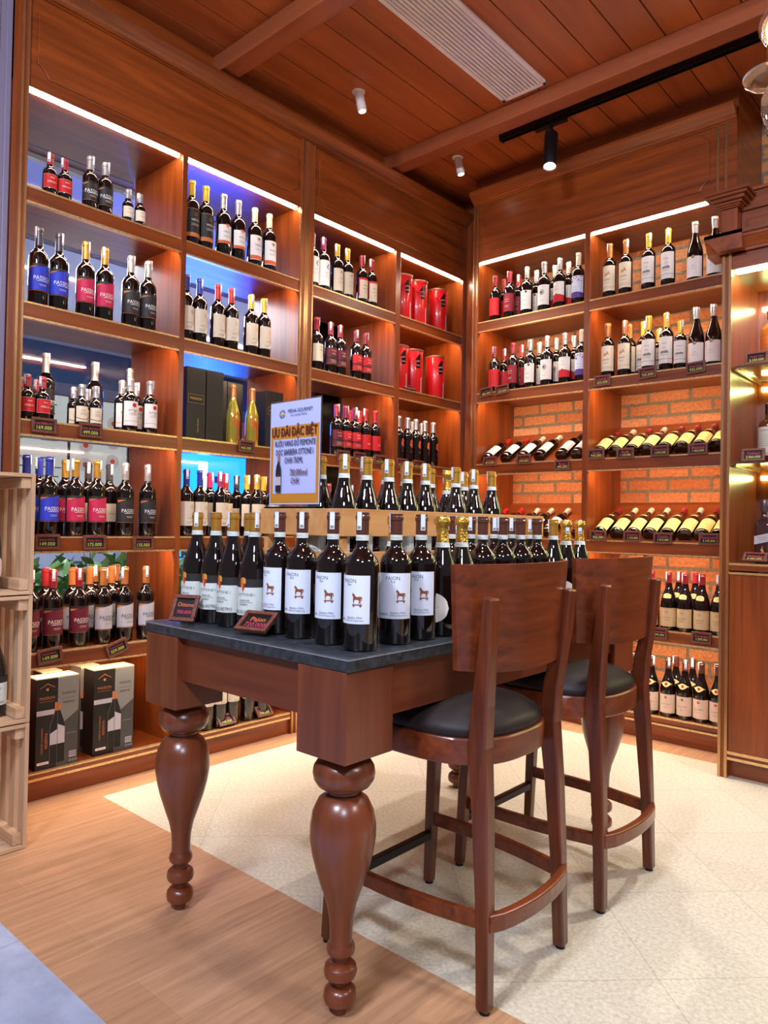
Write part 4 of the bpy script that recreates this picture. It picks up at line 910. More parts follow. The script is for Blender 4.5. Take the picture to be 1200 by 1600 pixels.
SHN = ['top shelf', 'second shelf', 'third shelf', 'fourth shelf', 'fifth shelf', 'bottom shelf']
ROWN = ['front row', 'middle row', 'back row']
def rowA(bay, k, items, group):
    """items: (pixel column, row, style) on left shelf k"""
    v = {0: 400, 1: 460, 2: 600, 3: 790, 4: 950, 5: 1100}[k]
    for u, row, st in items:
        xr = XF - .060 - .092 * row
        y = hit(u, v, 0, xr).y
        bottle(st, xr, y, SH[k], random.uniform(-.10, .10), bay, SHN[k], ROWN[row], group, u)
def rowB(bay, k, items, group):
    v = {0: 420, 1: 560, 2: 700, 3: 820, 4: 950, 5: 1090}[k]; z = SH[k] if k < 5 else .13
    for u, row, st in items:
        yr = YF + .060 + .092 * row
        x = hit(u, v, 1, yr).x
        bottle(st, x, yr, z, -PI / 2 + random.uniform(-.10, .10), bay, SHN[k], ROWN[row], group, u)
G = 'wine bottles on the left wall shelves'
B1, B2, B3, B4 = 'leftmost bay', 'second bay from left', 'third bay from left', 'corner bay'
rowA(B1, 0, [(75, 0, 'm_red'), (98, 0, 'm_red'), (138, 0, 'm_black'), (162, 0, 'm_black'), (198, 0, 'm_cream'), (217, 0, 'm_cream')], G)
rowA(B1, 1, [(59, 0, 'p_blue'), (91, 0, 'p_blue'), (133, 0, 'p_pink'), (163, 0, 'p_pink'), (204, 0, 'p_black'), (231, 0, 'p_black')], G)
rowA(B1, 2, [(43, 0, 'm_red'), (67, 0, 'm_red'), (34, 1, 'm_red'), (57, 1, 'm_red'), (71, 2, 'tall'), (128, 0, 'm_hex'), (150, 0, 'm_hex'), (116, 1, 'm_hex'), (137, 1, 'm_hex'), (148, 2, 'tall'),
             (204, 0, 'arriga'), (235, 0, 'arriga'), (191, 1, 'arriga'), (213, 1, 'arriga'), (203, 2, 'tall')], G)
rowA(B1, 3, [(76, 0, 'p_bluec'), (117, 0, 'p_pink'), (151, 0, 'p_pink'), (195, 0, 'p_black'), (230, 0, 'p_black'), (60, 1, 'p_bluec'), (101, 1, 'p_pink'), (137, 1, 'back'), (170, 1, 'back'), (40, 0, 'p_bluec')], G)
rowA(B1, 4, [(46, 0, 'p_maroon'), (82, 0, 'p_maroon'), (123, 0, 'p_maroon'), (161, 0, 'p_silver'), (194, 0, 'p_silver'), (227, 0, 'p_silver'), (70, 1, 'p_maroon'), (112, 1, 'p_silver'), (139, 1, 'p_silver'), (173, 1, 'p_silver'),
             (147, 2, 'p_silver'), (180, 2, 'p_silver')], G)
rowA(B2, 0, [(298, 0, 'v_black'), (320, 0, 'v_black'), (348, 0, 'v_orange'), (371, 0, 'v_orange'), (397, 0, 'v_white'), (420, 0, 'v_white')], G)
rowA(B2, 1, [(291, 0, 'b_blue'), (312, 0, 'b_blue'), (341, 0, 'b_red'), (362, 0, 'b_red'), (393, 0, 'b_gold'), (413, 0, 'b_gold')], G)
rowA(B2, 2, [(365, 0, 'gold'), (395, 0, 'gold')], G)
rowA(B2, 3, [(290.5, 0, 'b_blue'), (312, 0, 'b_blue'), (344, 0, 'b_plum'), (401, 0, 'b_gold'), (426, 0, 'b_gold'), (327, 1, 'b_plum'), (352, 1, 'b_red'), (385, 1, 'b_gold'), (411, 1, 'b_gold'), (369, 2, 'back')], G)
rowA(B2, 4, [(300, 0, 'b_blue'), (340, 0, 'b_red')], G)
rowA(B2, 5, [(322, 0, 'dk'), (342, 0, 'dk'), (362, 0, 'dk'), (386, 0, 'dk'), (407, 0, 'dk')], G)
rowA(B3, 0, [(488, 0, 'g_flower'), (505, 0, 'g_flower'), (527, 0, 'g_bird'), (543, 0, 'g_bird'), (566, 0, 'g_red'), (581, 0, 'g_red')], G)
rowA(B3, 1, [(496, 0, 'cs_w'), (518, 0, 'cs_m'), (533, 0, 'cs_m'), (558, 0, 'cs_r'), (573, 0, 'cs_r')], G)
rowA(B3, 2, [(527, 0, 'cs_m'), (541, 0, 'cs_r'), (556, 0, 'cs_r'), (572, 0, 'rb'), (587, 0, 'rb'), (548, 1, 'cs_r'), (563, 1, 'rb')], G)
rowA(B3, 3, [(495, 0, 'cs_w'), (512, 0, 'cs_m'), (530, 0, 'cs_m'), (548, 0, 'cs_r'), (566, 0, 'cs_r')], G)
rowA(B4, 2, [(624, 0, 'roo'), (638, 0, 'roo'), (651, 0, 'roo'), (665, 0, 'roo'), (678, 0, 'roo'), (645, 1, 'roo'), (660, 1, 'roo')], G)
G = 'wine bottles on the brick-backed shelves'
C1, C2 = 'left brick-backed bay', 'right brick-backed bay'
rowB(C1, 0, [(775, 0, 'la'), (797, 0, 'mar'), (824, 0, 'seal'), (851, 0, 'sk'), (875, 0, 'wr'), (904, 0, 'gp'), (789, 1, 'la'), (811, 1, 'mar'), (839, 1, 'seal'), (868, 1, 'wr'), (889, 1, 'wr')], G)
rowB(C1, 1, [(773, 0, 'la'), (802, 0, 'mar'), (829, 0, 'seal'), (855, 0, 'sk'), (883, 0, 'wr'), (909, 0, 'gp'), (788, 1, 'la'), (815, 1, 'mar'), (843, 1, 'seal'), (870, 1, 'sk'), (898, 1, 'wr')], G)
rowB(C2, 0, [(953, 0, 'kin'), (978, 0, 'kin'), (1013.5, 0, 'cha'), (1044, 0, 'cha'), (1086, 0, 'med'), (1117, 0, 'med')], G)
rowB(C2, 1, [(950, 0, 'kin'), (976, 0, 'kin'), (1013.5, 0, 'cha'), (1041, 0, 'cha'), (1063, 0, 'chas'), (1088, 0, 'med'), (1115, 0, 'med'), (1005, 1, 'cha'), (1030, 1, 'chas'), (984, 1, 'kin')], G)
rowB(C2, 4, [(1018, 0, 'bb'), (1045, 0, 'bb'), (1070.5, 0, 'bb'), (1097, 0, 'bb'), (1123.5, 0, 'bb'), (1060, 1, 'bb'), (1086, 1, 'bb'), (990, 0, 'bb')], G)
rowB(C2, 5, [(1018, 0, 'rh'), (1044, 0, 'rh'), (1070, 0, 'rh'), (1096, 0, 'rh'), (1122, 0, 'rh'), (1008, 1, 'rh'), (1056, 1, 'rh'), (1082, 1, 'rh'), (992, 0, 'rh')], G)
# lying bottles on the slanted racks
SL = math.atan2(.234, YB - YF - .020)
def lying(bay, k, items):
    for u, v, st in items:
        h, r = BS[st][1], BS[st][2]; z = SH[k]
        # base disc centre: resting on the slope against the lip
        y0 = YF + .024 + r * math.sin(SL) ; zz = z - .002 + (y0 - r * math.sin(SL) - YF - .018) * math.tan(SL)
        cy = y0 - 0.0; cz = zz + r * math.cos(SL) + .0015
        x = hit(u, v, 1, cy).x
        t = bottle(st, x, cy, cz, 0, bay, SHN[k], 'lying row', 'lying bottles on the slanted racks', u)
        ax = Vector((0, math.cos(SL), math.sin(SL))); up = Vector((0, -math.sin(SL), math.cos(SL)))   # bottle z axis and label side
        rt = ax.cross(up)
        t.rotation_euler = Matrix((up, rt, ax)).transposed().to_euler()
lying(C1, 2, [(760, 714, 'ly_r'), (789, 712, 'ly_r'), (815, 710, 'ly_w'), (842, 708, 'ly_w'), (876, 706, 'ly_o'), (900, 704, 'ly_o')])
lying(C2, 2, [(936, 704, 'ly_y'), (960, 702, 'ly_c'), (986, 701, 'ly_y'), (1010, 700, 'ly_c'), (1038, 699, 'ly_y'), (1064, 697, 'ly_y'), (1092, 694, 'ly_y'), (1119, 693, 'ly_y')])
lying(C1, 3, [(756, 830, 'ly_r'), (781, 830, 'ly_r'), (806, 830, 'ly_w'), (828, 830, 'ly_w'), (855, 830, 'ly_w'), (901, 830, 'ly_o')])
lying(C2, 3, [(937, 830, 'ly_y'), (963, 831, 'ly_c'), (989, 832, 'ly_c'), (1015, 833, 'ly_c'), (1042, 834, 'ly_y'), (1069, 835, 'ly_c'), (1096, 836, 'ly_y'), (1122, 836, 'ly_y')])

# table top bottles
G = 'wine bottles standing on the slate table'
def tbl(st, x, y, rz, grp, u, lab=None): bottle(st, x, y, TZ, rz, 'slate table', '', grp, G, u, None, lab)
def cam_yaw(x, y, deg): return math.atan2(-y, -x) + math.radians(deg)
for i, (x, a) in enumerate(((-1.858, -53), (-1.770, -43), (-1.681, -53), (-1.592, -40))): tbl('ot', x, 1.250 + (.004 if i % 2 else 0), cam_yaw(x, 1.25, a + 10), 'front edge', i)
for i, (x, y, a) in enumerate(((-1.495, 1.262, -31), (-1.398, 1.255, -6), (-1.277, 1.247, -9), (-1.168, 1.236, -11.5), (-1.176, 1.367, 21), (-1.178, 1.468, 15))):
    tbl('pj', x, y, cam_yaw(x, y, a - 30), 'nearest table corner row', 4 + i)
tbl('as', -1.180, 1.562, -PI / 2 + .05, 'right edge', 12); tbl('as', -1.185, 1.656, -PI / 2 + .1, 'right edge', 13)
for i, y in enumerate((1.760, 1.866, 1.968, 2.068)): tbl('pj', -1.185, y, -PI / 2 - .15, 'right edge behind the near stool', 14 + i)
tbl('as', -1.185, 2.262, -PI / 2 + .3, 'right edge near far stool', 20); tbl('as', -1.180, 2.352, -PI / 2 + .3, 'right edge near far stool', 21)
for i, (x, y, st) in enumerate(((-1.815, 1.345, 'ot'), (-1.725, 1.340, 'ot'), (-1.820, 1.440, 'ot'))): tbl(st, x, y, -PI / 2, 'second rank behind the gold caps', i)
for i, (x, y, st) in enumerate(((-1.478, 1.315, 'pj'),)): pass
for i, (x, y, st) in enumerate(((-1.290, 1.490, 'as'), (-1.280, 1.742, 'pj'), (-1.282, 1.838, 'pj'), (-1.284, 1.975, 'pj'), (-1.284, 2.075, 'pj'), (-1.282, 2.190, 'ot'), (-1.180, 2.165, 'ot'))): tbl(st, x, y, -PI / 2, 'inner rank along the crates', 30 + i)

# pine crates of bottles in the middle of the table
def table_crate(y0, y1, lab, word):
    x0, x1, zt = -1.720, -1.372, 1.160
    t = thing('wooden_wine_crate', lab, 'crate', ((x0 + x1) / 2, (y0 + y1) / 2, TZ), 0, None); th = .009
    b = MB()
    for z0, z1 in ((TZ + .001, TZ + .085), (TZ + .105, TZ + .215), (TZ + .258, zt)):
        part('side_board', MB().box(x1 - th, x1, y0, y1, z0, z1, BOXW), t, bevel=.001); part('side_board', MB().box(x0, x0 + th, y0, y1, z0, z1, BOXW), t, bevel=.001)
        part('end_board', MB().box(x0 + th, x1 - th, y0, y0 + th, z0, z1, BOXW), t, bevel=.001); part('end_board', MB().box(x0 + th, x1 - th, y1 - th, y1, z0, z1, BOXW), t, bevel=.001)
    for cx_ in (x0 + th, x1 - th - .018):
        for cy_ in (y0 + th, y1 - th - .018): part('corner_post', MB().box(cx_, cx_ + .018, cy_, cy_ + .018, TZ + .001, zt - .004, BOXW), t)
    part('raised_floor', MB().box(x0 + th, x1 - th, y0 + th, y1 - th, 0.985, 0.995, BOXW), t)
    if word:
        F = Flat(lambda s, z, k: (x1 + .0003 + .0002 * k, s, z)); F.text(word, y1 - .075, 1.130, .024, I('dbrown')); part('stamped_lettering', F.b, t)
table_crate(1.375, 1.900, 'pale wooden wine crate on the slate table behind the sign', 'GOURMET')
table_crate(1.902, 2.440, 'pale wooden wine crate on table, farther from the camera', None)
for i, y in enumerate((1.445, 1.538, 1.635, 1.722, 1.810)): bottle('ot', -1.440, y, .995, -PI / 2, 'near table crate', '', 'front row', 'gold-capped bottles standing in the table crates', i)
for i, y in enumerate((1.450, 1.545, 1.640, 1.735, 1.830)): bottle('ot', -1.540, y, .995, -PI / 2, 'near table crate', '', 'rear row', 'gold-capped bottles standing in the table crates', i)
for i, y in enumerate((1.975, 2.078, 2.190)): bottle('ot', -1.440, y, .995, -PI / 2, 'far table crate', '', 'front row', 'gold-capped bottles standing in the table crates', i)
for i, (y, st) in enumerate(((1.965, 'ot'), (2.063, 'as'), (2.160, 'ot'))): bottle(st, -1.540, y, .995, -PI / 2, 'far table crate', '', 'rear row', 'gold-capped bottles standing in the table crates', i)
# spirits in the right cabinet
bottle('org', -.905, 3.68, 1.870, -PI / 2, 'spirits cabinet', 'upper glass shelf', '', 'whisky bottles in the lit cabinet', 0)
bottle('tal', -.905, 3.66, 1.430, -PI / 2 - .2, 'spirits cabinet', 'lower glass shelf', '', 'whisky bottles in the lit cabinet', 0)
# pine crates at the left
bottle('as', -2.640, 0.950, .874, 0.1, 'topmost pine crate', '', '', None, 0)
bottle('ot', -2.660, 0.985, .440, -.25, 'middle pine crate', '', '', None, 0)

# square-shouldered whisky bottle with a slanted label
SQM = plain('square_bottle_glass', (0.055, 0.020, 0.022), 0.05, coat=.6)
sqb = thing('whisky_bottle', 'square dark whisky bottle with slanted silver label on cabinet counter', 'bottle', (-.915, 3.645, .972), 0, 'whisky bottles in the lit cabinet')
b = MB(); secs = []
for k, z in ((.94, 0), (1, .004), (1, .165), (.97, .180), (.80, .195), (.52, .207), (.42, .222), (.40, .262)):
    e = 5 if k > .7 else 2
    secs.append([tuple((abs(math.cos(a)) ** (2 / e) * .036 * k * (1 if math.cos(a) >= 0 else -1), abs(math.sin(a)) ** (2 / e) * .036 * k * (1 if math.sin(a) >= 0 else -1), z)) for a in [2 * PI * i / 32 for i in range(32)]])
b.loft(secs, SQM); part('glass_body', b, sqb, False, 40)
part('cap', MB().lathe([(.0165, .235), (.0175, .238), (.0175, .288), (.0155, .292)], capm('#57474c', .3), 24), sqb, False, 40)
F = Flat(lambda s, z, k: (s, -.0363 - .0002 * k, z)); F.poly([(-.034, .085), (.034, .102), (.034, .140), (-.034, .123)], I('silver')); F.line(-.02, .02, .118, .0012, I('k')); F.line(-.015, .02, .108, .001, I('k'))
F.poly([(-.004, .066), (.000, .072), (.003, .066), (.006, .056), (.0105, .040), (.0075, .040), (.003, .053), (-.002, .040), (-.006, .034), (-.009, .036), (-.004, .044), (-.003, .056), (-.008, .060), (-.007, .063)], I('gold')); F.disc(.001, .0745, .0028, I('gold'))
F.quadgrid(-.022, .022, .022, .010, I('silver')); part('label', F.b, sqb, False)

# ---- wording for every bottle: looks, then place
ORD = ['leftmost', 'second', 'third', 'fourth', 'fifth', 'sixth', 'seventh', 'eighth']
NUM = ['', 'one', 'two', 'three', 'four', 'five', 'six', 'seven', 'eight']
from collections import defaultdict
grp = defaultdict(list)
for p in PLACED: grp[(p[1], p[2], p[3], p[4])].append(p)
for (st, bay, shelf, row), L_ in grp.items():
    w = BS[st][8]
    L_.sort(key=lambda p: p[5]); n = len(L_)
    for i, p in enumerate(L_):
        if bay.endswith('pine crate'): lab = '%s inside the %s at left' % (w, bay)
        elif bay == 'spirits cabinet': lab = '%s on the %s of cabinet' % (w, shelf)
        else:
            pos = ('%s of %s' % (ORD[i], NUM[n])) if n > 1 else 'the single one'
            if bay in ('slate table', 'near table crate', 'far table crate'):
                lab = '%s, %s, %s, %s' % (w, pos, row, 'table' if bay == 'slate table' else bay)
                if len(lab.replace(',', '').split()) > 16: lab = '%s, %s, %s' % (w, pos, row)
            else:
                sh = shelf.replace(' shelf', '')
                rw = {'front row': 'front row', 'middle row': 'middle row', 'back row': 'rear row', 'lying row': 'slanted'}[row]
                by = {'leftmost bay': 'leftmost bay', 'second bay from left': 'second bay', 'third bay from left': 'third bay', 'corner bay': 'corner bay', 'left brick-backed bay': 'left brick bay', 'right brick-backed bay': 'right brick bay'}[bay]
                tail = '%s, %s shelf, %s' % (rw, sh, by) if rw != 'slanted' else 'slanted %s shelf, %s' % (sh, by)
                if n > 1: lab = '%s, %s of %s, %s' % (w, ORD[i], NUM[n], tail)
                else: lab = '%s, %s' % (w, tail)
                if len(lab.replace(',', '').split()) > 16: lab = '%s, %s, %s' % (w, ORD[i] if n > 1 else 'lone', tail)
        p[0]['label'] = lab

# ================================================================== PRICE TAGS
CARD = plain('tag_card', '#140e0c', .5); PK = plain('tag_pink', '#d8365a', .6); YE = plain('tag_yellow', '#d8dc5a', .6); ORT = plain('tag_orange', '#e8703a', .6)
def price_tag(p, face, name, price, lab, w=.098, h=.060, roll=0, tilt=0, c2=None):
    """p centre of the back of the frame, face: yaw whose +x local is the outward normal"""
    t = thing('price_tag', lab, 'price tag', p, 0, 'framed price tags')
    t.rotation_euler = (Matrix.Rotation(face, 3, 'Z') @ Matrix.Rotation(-tilt, 3, 'Y') @ Matrix.Rotation(roll, 3, 'X')).to_euler()
    fw = .011; b = MB(); d = .011
    b.box(0, d, -w / 2, w / 2, -h / 2, -h / 2 + fw, TAGW); b.box(0, d, -w / 2, w / 2, h / 2 - fw, h / 2, TAGW); b.box(0, d, -w / 2, -w / 2 + fw, -h / 2 + fw, h / 2 - fw, TAGW); b.box(0, d, w / 2 - fw, w / 2, -h / 2 + fw, h / 2 - fw, TAGW)
    part('frame', b, t, False, None, .0015)
    c = MB(); c.box(.0005, .004, -w / 2 + fw, w / 2 - fw, -h / 2 + fw, h / 2 - fw, CARD)
    F = Flat(lambda s, z, k: (.0042 + .0002 * k, s, z)); F.b = c
    sc = (w - 2 * fw - .006)
    F.text(name, 0, h * .13, min(.022, sc / (.50 * len(name))), PK if not c2 else ORT, 1); F.text(price, 0, -h * .15, min(.027, sc / (.50 * len(price))), YE if not c2 else PK, 1)
    part('card', c, t, False); return t
def tagA(u, v, k, name, price, lab, roll=0):
    q = hit(u, v, 0, XF + .004); price_tag((XF + .004, q.y, q.z), 0, name, price, lab, roll=roll)
def tagB(u, v, name, price, lab, roll=0):
    q = hit(u, v, 1, YF - .004); price_tag((q.x, YF - .004, q.z), -PI / 2, name, price, lab, roll=roll)
T = 'framed price tag reading %s, %s'
tagA(68, 665, 2, 'June MERLOT', '169.000', 'framed price tag, left of two on third shelf, leftmost bay')
tagA(141, 673, 2, 'CASA SALCEDA', '499.000', 'framed price tag, right of two on third shelf, leftmost bay')
tagA(73, 846.5, 3, 'Passion Merlot', '149.000', 'framed price tag below the blue bottle, fourth shelf, leftmost bay')
tagA(147, 847.5, 3, 'Passion Shiraz', '175.000', 'framed price tag below crimson bottles, fourth shelf, leftmost bay')
tagA(223, 848.5, 3, 'Passion Cabernet', '135.000', 'framed price tag below black-labelled bottles, fourth shelf, leftmost bay')
tagA(77, 1024, 4, 'Passion Classic', '149.000', 'framed price tag below maroon bottles, fifth shelf, leftmost bay', .10)
tagA(182, 1012, 4, 'Passion Reserva', '359.000', 'steeply tilted framed price tag, fifth shelf, leftmost bay', .32)
tagA(384, 697.5, 2, 'PASSION Gold', '465.000', 'framed price tag below the two golden bottles')
tagA(427, 841, 3, 'Rosso', '425.000', 'framed price tag on fourth shelf, second bay, behind slate table')
tagA(535, 712, 2, 'Casillero', '395.000', 'framed price tag, leftmost of three on third shelf, third bay')
tagA(561, 715, 2, 'Casillero', '395.000', 'framed price tag, middle of three on third shelf, third bay')
tagA(593, 719, 2, 'Diez', '425.000', 'framed price tag, rightmost of three on third shelf, third bay')
tagA(627, 724, 2, 'Gallo', '455.000', 'framed price tag, left of two on third shelf, corner bay')
tagA(652, 727, 2, 'Gallo', '485.000', 'framed price tag, right of two on third shelf, corner bay')
tagB(760, 613, 'La Tierra', '485.000', 'framed price tag, left of two, second shelf, left brick bay', .1)
tagB(785, 609, 'Reserva', '525.000', 'framed price tag, right of two, second shelf, left brick bay', .1)
tagB(941.5, 595, 'KINNET', '655.000', 'framed price tag below copper-capped bottles, second shelf, right brick bay')
tagB(1012, 583, 'Chateau', '705.000', 'framed price tag below gold-capped bottles, second shelf, right brick bay', .05)
tagB(1087.6, 574.5, 'Pinot Noir', '955.000', 'framed price tag below the medal bottles, second shelf', .05)
for u, v, nm, pr_, lb in ((766, 721, 'Crianza', '675.000', 'leftmost of three on slanted third shelf, left brick bay'), (819, 718, 'Crianza', '690.000', 'middle of three on slanted third shelf, left brick bay'), (879, 727, 'Rioja', '695.000', 'rightmost of three on slanted third shelf, left brick bay'),
        (932, 709.5, 'Givry', '945.000', 'leftmost of four on slanted third shelf, right brick bay'), (977.5, 708.5, 'Rully', '1.155.000', 'second of four on slanted third shelf, right brick bay'), (1031.6, 704.6, 'Mercurey', '1.295.000', 'third of four on slanted third shelf, right brick bay'), (1091, 701.5, 'Beaune', '1.465.000', 'rightmost of four on slanted third shelf, right brick bay'),
        (935, 837, 'Givry', '965.000', 'leftmost of four on slanted fourth shelf, right brick bay'), (988.5, 838, 'Santenay', '1.155.000', 'second of four on slanted fourth shelf, right brick bay'), (1036, 841, 'Chablis', '1.315.000', 'third of four on slanted fourth shelf, right brick bay'), (1108, 842.5, 'Pommard', '2.145.000', 'rightmost of four on slanted fourth shelf, right brick bay'),
        (1029, 989, 'Bourgogne', '1.295.000', 'left of two below tan-labelled bottles, right brick bay'), (1096.5, 996.5, 'Bourgogne', '1.295.000', 'right of two below tan-labelled bottles, right brick bay')):
    tagB(u, v, nm, pr_, 'framed price tag, ' + lb)
for u, v, lb in ((340, 1129, 'left'), (398, 1115, 'right')):
    q = hit(u, v, 2, .125); price_tag((-2.965, q.y + .02, .140), 0, 'Rosso', '398.000', 'framed price tag leaning on bottom shelf under table, %s of two' % lb, tilt=.75)
q = hit(636, 609, 2, SH[1] + .02); price_tag((-2.955, 3.52, SH[1] + .018), 0, 'Panettone', '695.000', 'framed price tag lying beside the lower red gift tins', tilt=1.0)
price_tag((-1.792, 1.172, TZ + .043), -PI / 2 + .42, 'Ottone', '700.000', 'thick framed price tag at left corner of slate table', .080, .078, tilt=.42, c2=1)
price_tag((-1.500, 1.196, TZ + .030), -PI / 2 + .25, 'Pajon', '720.000', 'thick framed price tag before horse-labelled bottles on slate table', .100, .072, tilt=.95, c2=1)
for (x, z, lb, nm, pr_, tl) in ((-.935, 1.902, 'on the upper glass shelf of the spirits cabinet', 'Single Malt', '2.250.000', .2), (-.945, 1.462, 'on the lower glass shelf of the spirits cabinet', 'Talisker', '2.066.000', .2), (-.935, .996, 'on the counter of the spirits cabinet', 'Whisky', '4.980.000', .9)):
    price_tag((x, YC + .055, z), -PI / 2, nm, pr_, 'framed price tag ' + lb, tilt=tl)

# ================================================================== BOXES, TINS, SIGN
BK = plain('gift_box_black', '#1d1917', .42); BKS = plain('gift_box_side', '#2b2522', .45); SV = plain('gift_box_silver', '#8d8a84', .4, .3); KR = plain('box_top_cream', '#c9b58c', .6)
def giftbox(y0, y1, x1, kind, lab, depth=.094):
    h = .362; z = SH[5]; t = thing('wine_gift_box', lab, 'gift box', (x1 - depth / 2, (y0 + y1) / 2, z), 0, 'bottle gift boxes on the bottom shelf')
    part('carton', MB().box(x1 - depth, x1, y0, y1, z, z + h, BK if kind == 'k' else SV), t, bevel=.0015)
    part('lid', MB().box(x1 - depth + .001, x1 - .001, y0 + .001, y1 - .001, z + h + .0002, z + h + .004, KR), t)
    yc = (y0 + y1) / 2; w = (y1 - y0) / 2; F = Flat(lambda s, zz, k: (x1 + .0004 + .0002 * k, yc + s, z + zz))
    if kind == 'k':
        F.text('PASSION', 0, .285, .0165, I('copper'), .95); F.line(-.03, .03, .272, .0012, I('copper')); F.poly([(-.030, .325), (0, .342), (.030, .325), (.030, .327), (0, .345), (-.030, .327)], I('copper')); F.quadgrid(-.005, .005, .325, .315, I('copper'))
        F.quadgrid(-w + .001, w * .75, .238, .218, I('silver')); F.text('RESERVA', -.001, .115, .016, I('copper'), 1, 1); F.text('CABERNET SAUVIGNON', -.018, .115, .0095, I('copper'), 1, 1); F.quadgrid(-.036, .010, .032, .022, I('w')); F.line(-.03, .004, .027, .0025, I('orange'))
        bx = w - .001; F.poly([(bx, .02), (bx, .265), (bx - .011, .265), (bx - .012, .225), (bx - .026, .185), (bx - .030, .165), (bx - .030, .02)], I('grey')); F.poly([(bx, .02), (bx, .262), (bx - .010, .262), (bx - .011, .224), (bx - .025, .184), (bx - .029, .164), (bx - .029, .02)], I('k')); F.poly([(bx, .23), (bx, .262), (bx - .010, .262), (bx - .011, .23)], I('copper')); F.poly([(bx, .095), (bx, .155), (bx - .029, .140), (bx - .029, .095)], I('silver'))
    else:
        F.poly([(-w + .001, .002), (w - .001, .002), (w - .001, .22), (-w + .001, .16)], plain('gift_box_dusk', '#4b4844', .42, .2)); F.text('PASSION', .002, .295, .0145, I('k'), .95); F.line(-.028, .030, .275, .001, I('k')); F.text('RESERVA', .002, .258, .0125, I('k'), .95)
        bx = -w + .001; F.poly([(bx, .02), (bx, .262), (bx + .010, .262), (bx + .011, .224), (bx + .025, .184), (bx + .029, .164), (bx + .029, .02)], I('k')); F.poly([(bx, .23), (bx, .262), (bx + .010, .262), (bx + .011, .23)], I('copper')); F.poly([(bx, .095), (bx, .175), (bx + .029, .160), (bx + .029, .095)], I('silver')); F.line(-.005, .034, .13, .001, I('silver'))
        F.quadgrid(.006, .036, .055, .030, I('silver'))
        for i in range(7): F.quadgrid(.008 + .004 * i, .0095 + .004 * i, .053, .034, I('k'))
        for i in range(3): F.ring(.010 + .012 * i, .018, .0045, .0014, I('silver'), 10)
    part('printed_front', F.b, t)
giftbox(1.258, 1.343, -2.955, 'k', 'black wine gift box, left half of the leftmost pair')
giftbox(1.3435, 1.430, -2.955, 's', 'silver-grey wine gift box, right half of the leftmost pair')
giftbox(1.505, 1.600, -2.975, 'k', 'black wine gift box, left half of the right pair')
giftbox(1.6005, 1.690, -2.975, 's', 'silver-grey wine gift box, right half of the right pair')
giftbox(1.500, 1.585, -3.085, 's', 'silver-grey wine gift box standing behind and between the pairs')
giftbox(1.330, 1.415, -3.075, 'k', 'black wine gift box standing behind the leftmost pair')
def blackbox(y0, y1, x1, h, lab, logo=None, depth=.10):
    z = SH[2]; t = thing('bottle_presentation_box', lab, 'gift box', (x1 - depth / 2, (y0 + y1) / 2, z), 0, 'black presentation boxes on the third shelf')
    part('carton', MB().box(x1 - depth, x1, y0, y1, z, z + h, BK), t, bevel=.001)
    if logo:
        yc = (y0 + y1) / 2; F = Flat(lambda s, zz, k: (x1 + .0004 + .0002 * k, yc + s, z + zz))
        F.quadgrid(-.043, .043, .215, .175, I('gold')); F.quadgrid(-.042, .042, .214, .176, I('k')); F.text('PASSION', 0, .196, .0175, I('gold'), .95); F.text('Grand Reserva', 0.012, .07, .011, I('gold'), 1, 1)
        part('printed_front', F.b, t)
blackbox(1.925, 2.030, -2.975, .345, 'black presentation box with gilt lettering, leftmost on its shelf', 1)
blackbox(2.036, 2.132, -2.975, .345, 'plain black presentation box beside the leftmost golden bottle')
blackbox(2.150, 2.245, -3.100, .335, 'black presentation box directly behind the left golden bottle')
blackbox(2.250, 2.345, -3.100, .335, 'black presentation box directly behind the right golden bottle')
blackbox(2.400, 2.515, -2.975, .300, 'black presentation box with gilt lettering, rightmost on its shelf', 1)

RED = plain('red_tin', '#cc1418', .3, coat=.3); CORD = plain('red_cord', '#a81216', .7)
def tin(y, k, lab, r=.066, h=.285, x=-3.01):
    t = thing('gift_tin', lab, 'tin', (x, y, SH[k]), 0, 'red cylinder gift tins'); t.rotation_euler = (0, 0, -.38)
    part('tin_body', MB().lathe([(r - .002, 0), (r, .003), (r, h - .004), (r - .002, h)], RED, 40), t, False, 40)
    part('lid_rim', MB().lathe([(r + .001, h - .014), (r + .0025, h - .012), (r + .0025, h), (r * .6, h + .001)], plain('tin_lid', '#b86a52', .3, .5), 40), t, False, 40)
    F = Flat(lambda s, z, kk: ((r + .0006 + .0002 * kk) * math.cos(s / r), (r + .0006 + .0002 * kk) * math.sin(s / r), z))
    F.cut = .006; dk = plain('tin_emblem', '#2a1812', .3, .6)
    F.poly([(-.010, .160), (.020, .162), (.020, .205), (-.010, .200)], dk); F.poly([(-.020, .212), (.010, .252), (.022, .248), (.022, .208), (-.004, .204)], dk); F.text('1881', .005, .205, .016, I('silver')); F.line(-.008, .018, .180, .003, I('silver')); F.quadgrid(.026, .033, .105, .004, I('silver'), 2)
    part('emblem', F.b, t, False)
    s0 = Vector((r * math.cos(-1.1), r * math.sin(-1.1), h - .02)); pts = []
    for i in range(15):
        a = -1.2 + 2.0 * i / 14; pts.append(((r + .004) * math.cos(a), (r + .004) * math.sin(a), h - .012 - .075 * math.sin(PI * i / 14) ** .8))
    part('cord_handle', MB().tube(pts, .0022, CORD, 6), t, False, 60)
for u, k, nm in ((628, 0, 'leftmost'), (652, 0, 'middle'), (684, 0, 'rightmost'), (622, 1, 'leftmost'), (645, 1, 'middle'), (680, 1, 'rightmost')):
    y = hit(u, 480 if k == 0 else 580, 0, -3.01).y
    tin(max(y, 3.482), k, 'red cylinder gift tin, %s of three on %s of corner bay' % (nm, 'top shelf' if k == 0 else 'second shelf'), r=.064)

